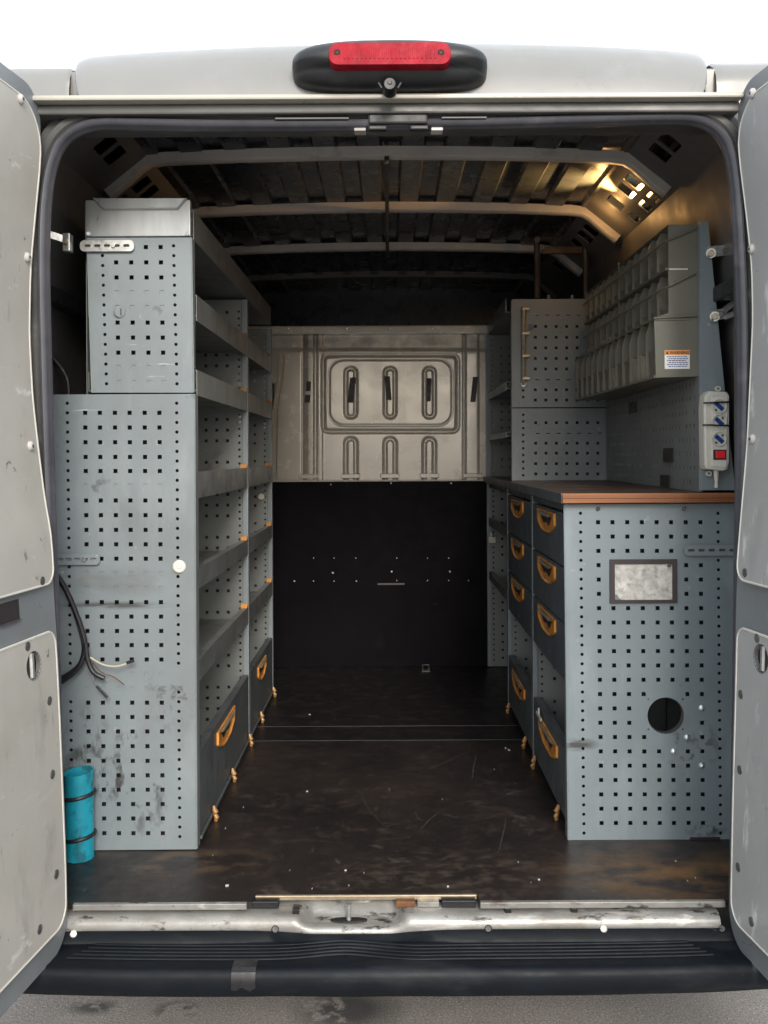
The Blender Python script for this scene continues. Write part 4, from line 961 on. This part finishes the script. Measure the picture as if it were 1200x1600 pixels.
# pegboard divider at the far end of the worktop
peg = thing('peg_panel', 'grey perforated divider panel standing at the far end of the worktop', 'perforated panel', (.68, D4, -.10))
def peg_panel():
    d = 3.84; holes = []
    for y in (510, 527, 543.5, 560, 576.5, 593, 609, 625):
        if y == 593: continue
        for i in range(7): holes.append(sq(*P2(836.5+16.3*i, y, d), .0058))
    for x in [836.5+16.3*i for i in range(7)]: holes.append(rect(P2(x-3, 0, d)[0], P2(x+3, 0, d)[0], P2(x, 594, d)[1], P2(x, 592.6, d)[1])); holes.append(rect(P2(x-3, 0, d)[0], P2(x+3, 0, d)[0], P2(x, 493, d)[1], P2(x, 491.8, d)[1]))
    for y in (610, 620.5): holes.append(circ(*P2(817.5, y, d), .0055))
    MB().perf([P2(800, 636.5, d), P2(952, 636, d), P2(952, 467, d), P2(800, 467.5, d)], holes, front(d), .002).build('upper_panel', M['panel'], peg)
    holes = []
    for y in (660.5, 692.5, 708, 724.5, 740.5):
        for i in range(7): holes.append(sq(*P2(837+16.2*i, y, d), .0058))
    for i in range(7): holes.append(rect(P2(834+16.2*i, 0, d)[0], P2(840+16.2*i, 0, d)[0], P2(837, 678, d)[1], P2(837, 676.7, d)[1]))
    for k in range(10): holes.append(circ(*P2(817.5, 648+10.5*k, d), .0055))
    MB().perf([P2(800, 753, d), P2(952, 753, d), P2(952, 638, d), P2(800, 638, d)], holes, front(d), .002).build('lower_panel', M['panel'], peg)
    a, b = P(801, 752, d), P(950, 468, d)
    MB().box(a[0]+.004, b[0], d+.024, d+.026, a[2], b[2]).build('added_dark_backing', M['brownhole'], peg)  # dark sheet added behind both peg panels to blacken their holes
    MB().box(a[0]-.002, a[0]+.001, d+.0022, d+.03, a[2], b[2]).build('panel_return', M['rack'], peg)
    o = MB().tube([P(818, 602, d-.016), P(818, 480, d-.016)], .0085, 10).build('vertical_rod', M['bronze'], peg, smooth=True)
    for y in (484, 522, 557, 592): MB().box(P(812, 0, d)[0], P(824, 0, d)[0], d-.027, d, P(818, y+2.2, d)[2], P(818, y-2.2, d)[2], .002).build('rod_clip', M['bronze'], o)
    MB().tube([P(818, 600, d-.004), P(818, 600, d-.018)], [.012, .010], 12).build('rod_end', M['steel'], o)
    MB().tube([P(829.5, 511, d), P(829.5, 511, d-.008)], [.011, .010], 12).build('panel_bolt', M['jamb'], peg)
    for px in (857, 894): MB().tube([P(px, 467, d+.012), P(px, 461, d+.012)], [.008, .006], 8).build('top_bolt', M['steel'], peg)
peg_panel()

# ladder-type bracket on top of the peg panel
br = thing('hook_bracket', 'dark worn metal hook bracket with a crossbar on top of the perforated divider', 'bracket', (.68, 3.86, .62))
for px in (839.5, 915.5):
    d = 3.855
    pts = [P(px, 466, d), P(px, 420, d), P(px-.5, 384, d), P(px, 375, d-.012), P(px, 372, d-.03), P(px, 374, d-.05)]
    MB().tube(pts, .0125, 8).build('hook_post', M['rust'], br, smooth=True)
m = MB(); a, b = P(846, 397, 3.86), P(910, 385, 3.86); m.box(a[0], b[0], 3.85, 3.872, a[2], b[2], .004); m.build('crossbar', M['rust'], br)
m = MB(); m.tube([P(846, 388, 3.84), P(850, 386, 3.84)], .008, 8); m.build('crossbar_bolt', M['steel'], br)

# perforated wall panel behind the worktop, with its sloped end plate
wp = thing('wall_panel', 'grey perforated wall panel with a sloped end plate behind the worktop', 'perforated panel', (.86, 3.2, -.10))
def wall_panel():
    x0, x1 = .824, .868
    f = lambda u, v, w: (x0+(x1-x0)*(u-2.53)/(3.84-2.53)+w, u, v)
    holes = []
    for i in range(33):
        for j in range(12):
            u = 2.60+.0375*i; v = -.075+.038*j
            if (i*7+j*3) % 11 == 0: continue
            holes.append(sq(u, v, .0055))
    MB().perf(rect(2.534, 3.835, -.1005, .61), holes, f, .0016).build('perforated_sheet', M['rack'], wp)
    MB().perf(rect(2.534, 3.835, -.0995, .60), [], lambda u, v, w: tuple(Vector(f(u, v, w))+Vector((.012, 0, 0))), .0016).build('added_dark_backing', M['brownhole'], wp)  # added dark sheet behind the perforations, makes them read black
    d = 2.528
    MB().prism([P2(x, y, d) for x, y in ((1092.5, 766), (1149, 766), (1131.5, 600), (1106.5, 347), (1094, 345))], front(d), .004).build('end_plate', M['panel'], wp)
    MB().box(P(1092.5, 0, d)[0]-.001, P(1094.5, 0, d)[0], d-.001, d+.02, P(1093, 766, d)[2], P(1093, 346, d)[2]).build('plate_fold', M['panel'], wp)
    # dark patches on the sheet
    for (px, py, w, h) in ((985, 637, 6, 9), (1048, 711, 7.5, 11), (1042, 751, 7, 9)):
        dd = .84*F/(px-CX)
        c = P(px, py, dd); q = .036
        MB().prism(rect(dd-.055, dd+.055, c[2]-h*dd/F, c[2]+h*dd/F), lambda u, v, w_: tuple(Vector(f(u, v, 0))-Vector((.002+w_, 0, 0))), .003).build('tape_patch', M['brownhole'], wp)
    # bolts on the plate and brackets to the wall
    for y0, (xa, xb), t in ((395, (1103, 1140), 0), (494, (1109, 1134), 1)):
        a, b = P(xa, y0+9, d-.008), P(xb, y0-9, d-.008)
        o = MB().prism([P2(xa, y0+9, d), P2(xb, y0+4, d), P2(xb, y0-12, d), P2(xa, y0-8, d)], lambda u, v, w: (u, d-.012+w, v), .004).build('wall_bracket', M['steel'], wp)
        MB().tube([P(xa+8, y0+.5, d-.012), P(xa+8, y0+.5, d-.020)], [.010, .008], 6).build('bracket_bolt', M['bronze'], o)
        MB().tube([P(xa+8, y0+.5, d-.011), P(xa+8, y0+.5, d-.014)], [.013, .013], 14).build('bracket_washer', M['steel'], o)
        MB().tube([P(xb-7, y0-3, d-.012), P(xb-7, y0-3, d-.020)], [.009, .007], 6).build('bracket_bolt', M['jamb'], o)
        m = MB(); m.tube([P(xb-3, y0-8, d-.012), P(xb+14, y0-14-8*t, d-.02), P(xb+20, y0-14-10*t, d-.005)], .0085, 6); m.tube([P(xb-3, y0+2, d-.012), P(xb+12, y0+5-8*t, d-.02), P(xb+18, y0+6-10*t, d-.005)], .0085, 6)
        m.build('bracket_fork', M['steel'], o)
wall_panel()

# ------------------------------------------------------------------ parts organiser
og = thing('parts_organiser', 'grey green plastic three-tier small parts organiser with an orange warning label on its end', 'parts organiser', (.78, 3.1, .208))
def organiser():
    d0, d1 = 2.56, 3.64
    xb = .823
    tiers = [(.208, .372, .712), (.372, .496, .744), (.496, .616, .744)]
    endp = [P2(x, y, d0) for x, y in ((1025, 590), (1092.5, 588), (1092.5, 350.5), (1044.5, 352), (1044.5, 489), (1022, 496.5))]
    MB().prism(endp, front(d0), .006).build('end_wall', M['bin'], og)
    MB().prism(endp, front(d1-.004), .004).build('end_wall', M['bin'], og)
    xw = lambda u: xb+.044*(u-2.53)/1.31-.003
    ncell = 12
    for ti, (z0, z1, xf) in enumerate(tiers):
        b = MB()
        b.rows([[(xf, d0+.006, z0), (xf, d1-.004, z0)], [(xw(d0), d0+.006, z0), (xw(d1), d1-.004, z0)]])
        b.rows([[(xf+.004, d0+.006, z1-.003), (xf+.004, d1-.004, z1-.003)], [(xw(d0), d0+.006, z1-.003), (xw(d1), d1-.004, z1-.003)]])
        b.rows([[(xw(d0), d0+.006, z0), (xw(d0), d0+.006, z1)], [(xw(d1), d1-.004, z0), (xw(d1), d1-.004, z1)]])
        b.box(xf-.003, xf+.004, d0+.006, d1-.004, z0-.004, z0+.003, .001)
        b.build('tier', M['bin'], og)
        ld = (d1-d0-.01)/ncell
        for k in range(ncell+1):
            u = d0+.006+ld*k
            poly = [(xf-.001, z0+.002), (xw(u)-.001, z0+.002), (xw(u)-.001, z1-.005), (xf+.010, z1-.005), (xf-.001, z0+.72*(z1-z0))]
            if 0 < k < ncell: MB().prism(poly, lambda p, q, w, u=u: (p, u+w, q), .0035).build('divider', M['bin'], og)
            if k < ncell:
                hgt = (.24 if ti else .46)*(z1-z0); n = 8; rows = []
                lit = (ti == 0 and k in (1, 2, 5)) or (ti == 1 and k in (7, 8, 9, 10, 11))  # these fronts take the paler plastic, their light is in the colour
                for i in range(n+1):
                    t = i/n; uu = u+.0045+(ld-.005)*t
                    v = 1-abs(2*t-1)                       # a folded V of plastic in each mouth
                    rows.append([(xf+.010, uu, z0+.004), (xf+.008-.008*v, uu, z0+hgt*.55), (xf+.005+.012*v*(1 if lit else .3), uu, z0+hgt*(1-.12*v))])
                MB().rows(rows).build('bin_front', M['binlip'] if lit else M['bin'], og, smooth=True, sharp=80)
        # retaining rod along the tier, bent back over the end wall
        zr = z0+.58*(z1-z0) if ti else z1-.012
        e = {0: [(1022, 497), (1090, 493)], 1: [(1046, 447), (1087, 426.5)], 2: [(1046, 374.5), (1087, 357)]}[ti]
        pts = [(xf-.004, d1, P(*e[0], d0)[2]-.004), (xf-.004, d0+.02, P(*e[0], d0)[2]-.002), P(*e[0], d0-.005), P(*e[1], d0-.006)]
        MB().tube(pts, .0030, 7).build('retaining_rod', M['bin'], og, smooth=True)
    MB().box(.744, .748, 3.10, 3.112, .372, .62).build('centre_wall', M['bin'], og)
    # ledge, scuffed corner
    MB().box(P(1043, 0, d0)[0], P(1072, 0, d0)[0], d0-.004, d0, P(1050, 422.5, d0)[2], P(1050, 419.5, d0)[2], .001).build('torn_edge', M['trim'], og)
    a, b = P2(1022, 502, d0), P2(1040, 489, d0)
    MB().box(a[0], b[0]+.06, d0-.003, d0, a[1]+.002, a[1]+.008, .001).build('end_ledge', M['bin'], og)
    # warning label
    a, b = P2(1038.5, 576.5, d0), P2(1077.5, 547, d0); x0, x1, z0, z1 = a[0], b[0], a[1], b[1]; y = d0-.0008
    lab = MB().prism(rect(x0, x1, z0, z1), lambda u, v, w: (u, y+w, v), .0007).build('warning_label', M['paper'], og)
    MB().prism(rect(x0+.0005, x1-.0005, z1-.0125, z1-.0005), lambda u, v, w: (u, y-.0004+w, v), .0003).build('label_header', M['labelorange'], lab)
    word('WARNING', .0108, ((x0+x1)/2+.0065, y-.0006, z1-.0105), M['ink'], lab)
    tri = MB().prism([(x0+.003, z1-.0105), (x0+.0105, z1-.0105), (x0+.0068, z1-.0025)], lambda u, v, w: (u, y-.0007+w, v), .0002); tri.build('label_symbol', M['ink'], lab)
    lines = MB(); blue = MB()
    rnd = random.Random(3)
    for k in range(6):
        zc = z1-.0175-.0052*k; tgt = blue if k == 2 else lines; xx = x0+.006+.004*(k % 2)
        while xx < x1-.010:
            wl = rnd.uniform(.003, .008); tgt.prism(rect(xx, min(xx+wl, x1-.005), zc-.0011, zc+.0011), lambda u, v, w: (u, y-.0006+w, v), .0002); xx += wl+.0018
    lines.build('label_small_print', M['inkblue'], lab); blue.build('label_bold_line', M['ink'], lab)
def word(txt, size, loc, m, parent, bold=.0):
    cu = bpy.data.curves.new('lettering', 'FONT'); cu.body = txt; cu.size = size; cu.align_x = 'CENTER'; cu.extrude = .0001; cu.offset = size*.02
    t = bpy.data.objects.new('tmp', cu); COL.objects.link(t); dg = bpy.context.evaluated_depsgraph_get()
    me = bpy.data.meshes.new_from_object(t.evaluated_get(dg)); bpy.data.objects.remove(t)
    me.materials.clear(); me.materials.append(m)
    o = bpy.data.objects.new('lettering', me); COL.objects.link(o); o.parent = parent
    o.location = Vector((loc[0], loc[1], loc[2]+H))-wpos(parent); o.rotation_euler = (R(90), 0, 0); return o
organiser()

# ------------------------------------------------------------------ power strip
ps = thing('power_strip', 'white power strip with three round sockets and a red switch on the sloped plate', 'power strip', (P(1119, 735, 2.50)[0], 2.50, P(1119, 735, 2.5)[2]))
def power_strip():
    d = 2.485
    a, b = P2(1100.5, 735.5, d), P2(1139.5, 612, d)
    out = [P2(x, y, d) for x, y in ((1101, 727), (1103, 733), (1130, 736), (1137, 733), (1139.5, 722), (1140, 618), (1136, 612), (1108, 611), (1101, 618), (1099.5, 640))]
    cx = sum(u for u, v in out)/10; cz = sum(v for u, v in out)/10
    rows = [[(cx+(u-cx)*k, y, cz+(v-cz)*(1-(1-k)*.4)) for u, v in out] for k, y in ((1.0, 2.526), (1.0, d+.004), (.96, d), (.85, d-.0012))]
    m = MB().rows(rows, close=True); m.f.append(tuple(len(m.v)-10+i for i in range(10)))
    body = m.build('housing', M['white'], ps)
    MB().prism([P2(x, y, d) for x, y in ((1112, 728), (1134, 730), (1136, 622), (1112, 620))], lambda u, v, w: (u, d-.0042+w, v), .004).build('face_plate', M['trim'], ps)
    for k, y in enumerate((635, 659, 686)):
        c = P(1122.5, y, d); r = 11.6*d/F
        m = MB(); rows = [[(c[0]+r*q*math.cos(t), yy, c[2]+r*q*math.sin(t)) for t in [2*math.pi*i/24 for i in range(24)]] for q, yy in ((1.05, d-.003), (1.0, d-.008), (.88, d-.008), (.82, d-.0048))]
        m.rows(rows, close=True); m.f.append(tuple(len(m.v)-24+i for i in range(24)))
        s = m.build('socket', M['white'], ps, smooth=True, sharp=40)
        ang = R(-42); ca, sa = math.cos(ang), math.sin(ang)
        def rot(u, v): return (c[0]+u*ca-v*sa, c[2]+u*sa+v*ca)
        MB().prism([rot(-.013, -.0052), rot(.013, -.0052), rot(.013, .0052), rot(-.013, .0052)], lambda u, v, w: (u, d-.0075+w, v), .003).build('socket_shutter', M['blue'], s)
        for q in (-1, 1):
            u, v = rot(q*.0068, 0); MB().prism(circ(u, v, .0026, 8), lambda u, v, w: (u, d-.0079+w, v), .001).build('pin_hole', M['ink'], s)
        for q in (-1, 1):
            u, v = rot(0, q*.0125); MB().prism(sq(u, v, .0022), lambda u, v, w: (u, d-.0078+w, v), .002).build('earth_clip', M['brownhole'], s)
    def pr(name, x0, x1, y0, y1, yy, m, par):
        p, q = P2(x0, y1, d), P2(x1, y0, d); return MB().box(p[0], q[0], yy, d-.003, p[1], q[1], .001).build(name, M[m], par)
    sw = pr('switch_bezel', 1113.5, 1133.5, 702.5, 718.5, d-.006, 'brownhole', ps)
    pr('red_switch', 1117, 1131, 704.5, 716, d-.010, 'redswitch', sw)
    for px, py in ((1122.5, 607.5), (1108, 740)):
        c = P(px, py, 2.516); m = MB(); rows = [[(c[0]+r*math.cos(t), yy, c[2]+r*math.sin(t)) for t in [2*math.pi*i/14 for i in range(14)]] for r, yy in ((.0075, 2.526), (.0075, 2.516), (.0035, 2.516), (.0035, 2.525))]
        m.rows(rows, close=True).build('screw_ear', M['white'], ps)
    MB().tube([P(1119, 733, 2.505), P(1119, 745, 2.505), P(1119.5, 754, 2.507), P(1119, 761, 2.512)], [.0075, .006, .0045, .0055], 9).build('cord_grip', M['white'], ps, smooth=True)
    for (xa, ya, xb, yb) in ((1100, 629.5, 1140, 628), (1099, 664, 1140.5, 665)):
        MB().tube([P(xa, ya, 2.52), P(xa, ya, d-.004), P(xa+8, ya, d-.010), P(xb-4, yb, d-.010), P(xb, yb, d-.004), P(xb, yb, 2.52)], .0023, 6).build('cable_tie', M['tape'], ps)
power_strip()

# ------------------------------------------------------------------ turquoise tube and cable
tub = thing('pipe_offcut', 'turquoise plastic pipe offcut strapped upright to the perforated panel by the door', 'pipe', (P(123, 1340, 2.435)[0], 2.432, FLOOR))
def pipe():
    n = 30; c0 = P(124, 1340, 2.432); c1 = P(123, 1205, 2.432); r = 22.6*2.432/F; rows = []
    z0, z1 = FLOOR+.001, c1[2]
    for (z, k) in ((z0, 1), (z0+.03, 1.0), (z0+.1, .985), (z0+.16, 1.01), (z1-.02, 1.0), (z1, 1.01), (z1, .93), (z1-.05, .92), (z0+.002, .92)):
        rows.append([(c1[0]+(c0[0]-c1[0])*(z1-z)/(z1-z0)+r*k*math.cos(2*math.pi*i/n), 2.432+r*k*math.sin(2*math.pi*i/n), z+(.004*math.sin(2*math.pi*i/n+1) if z > z1-.01 else 0)) for i in range(n)])
    MB().rows(rows, close=True).build('pipe_wall', M['teal'], tub, smooth=True, sharp=50)
    for y in (1248, 1313):
        z = P(123, y, 2.40)[2]; x = c1[0]+(c0[0]-c1[0])*(z1-z)/(z1-z0)
        MB().tube([(x+(r+.002)*math.cos(2*math.pi*i/n), 2.432+(r+.002)*math.sin(2*math.pi*i/n), z+.006*math.cos(2*math.pi*i/n)) for i in range(n+1)], .0048, 6).build('strap', M['tape'], tub, smooth=True)
pipe()
cab = thing('cut_cable', 'black cut cable with loose cream wire ends looped in front of the perforated panel', 'cable', P(130, 1060, 2.44))
def cable():
    for off in (0, 7):
        pts = catmull([P(x, y, 2.445-.004*(off > 0)) for x, y in ((84, 900-off), (98, 915-off*.6), (113, 945-off*.4), (126+off*.4, 985), (131+off*.3, 1012), (126, 1035+off*.4), (112, 1050+off*.6), (88, 1064+off))], 6)
        MB().tube(pts, .0060, 8).build('cable_loop', M['tape'], cab, smooth=True)
    MB().tube(catmull([P(x, y, 2.44) for x, y in ((134, 1005), (137, 1030), (146, 1050), (163, 1060))], 6), .0062, 8).build('cable_tail', M['tape'], cab, smooth=True)
    MB().tube(catmull([P(x, y, 2.44) for x, y in ((141, 1027), (160, 1038), (182, 1041), (203, 1035))], 6), .0020, 6).build('wire_end', M['wire'], cab, smooth=True)
    MB().tube([P(198, 1036, 2.44), P(209, 1032, 2.44)], .0042, 7).build('wire_ferrule', M['tape'], cab)
    MB().tube(catmull([P(x, y, 2.44) for x, y in ((141, 1030), (158, 1050), (178, 1058), (194, 1070))], 6), .0013, 5).build('wire_end', M['rustbrown'], cab)
    MB().tube(catmull([P(x, y, 2.44) for x, y in ((143, 1045), (146, 1062), (152, 1073))], 6), .0015, 5).build('wire_end', M['steel'], cab)
    MB().tube(catmull([P(x, y, 2.44) for x, y in ((151, 1072), (159, 1080), (168, 1090))], 5), .0036, 6).build('wire_end', M['tape'], cab)
cable()
# a second cable seen on the wall above the lower rack panel
w = MB().tube(catmull([P(x, y, 2.62) for x, y in ((84, 560), (98, 578), (106, 596), (108, 625))], 6), .006, 8).build('wall_cable', M['tape'], smooth=True)
tag(w, 'black cable curving down the side wall above the lower perforated panel', 'cable')

# ------------------------------------------------------------------ crumbs and chips on the floor
m = MB(); rnd = random.Random(5)
spots = [(x_, y_, r_*.6) for x_, y_, r_ in [(484, 1116, 3), (795, 1173, 4), (790, 1170, 3), (355, 1383, 5), (480, 1236, 3), (540, 1360, 3), (700, 1386, 3), (842, 1376, 3), (795, 1400, 3), (928, 1398, 4), (314, 1402, 4), (180, 1404, 3)]]
for k in range(18): spots.append((rnd.uniform(330, 1100), rnd.uniform(1200, 1400), rnd.uniform(.25, .7)))
for px, py, r in spots:
    d = -FLOOR*F/(py-CY); p = P(px, py, d)
    if d > 2.23: m.box(p[0]-r*d/F*.8, p[0]+r*d/F*.8, d-.003, d+.003, FLOOR+.0003, FLOOR+.0012+.0004*r)
m.build('floor_debris', M['trim'], kind='stuff')['label'] = 'pale chips and crumbs scattered over the dark floor'
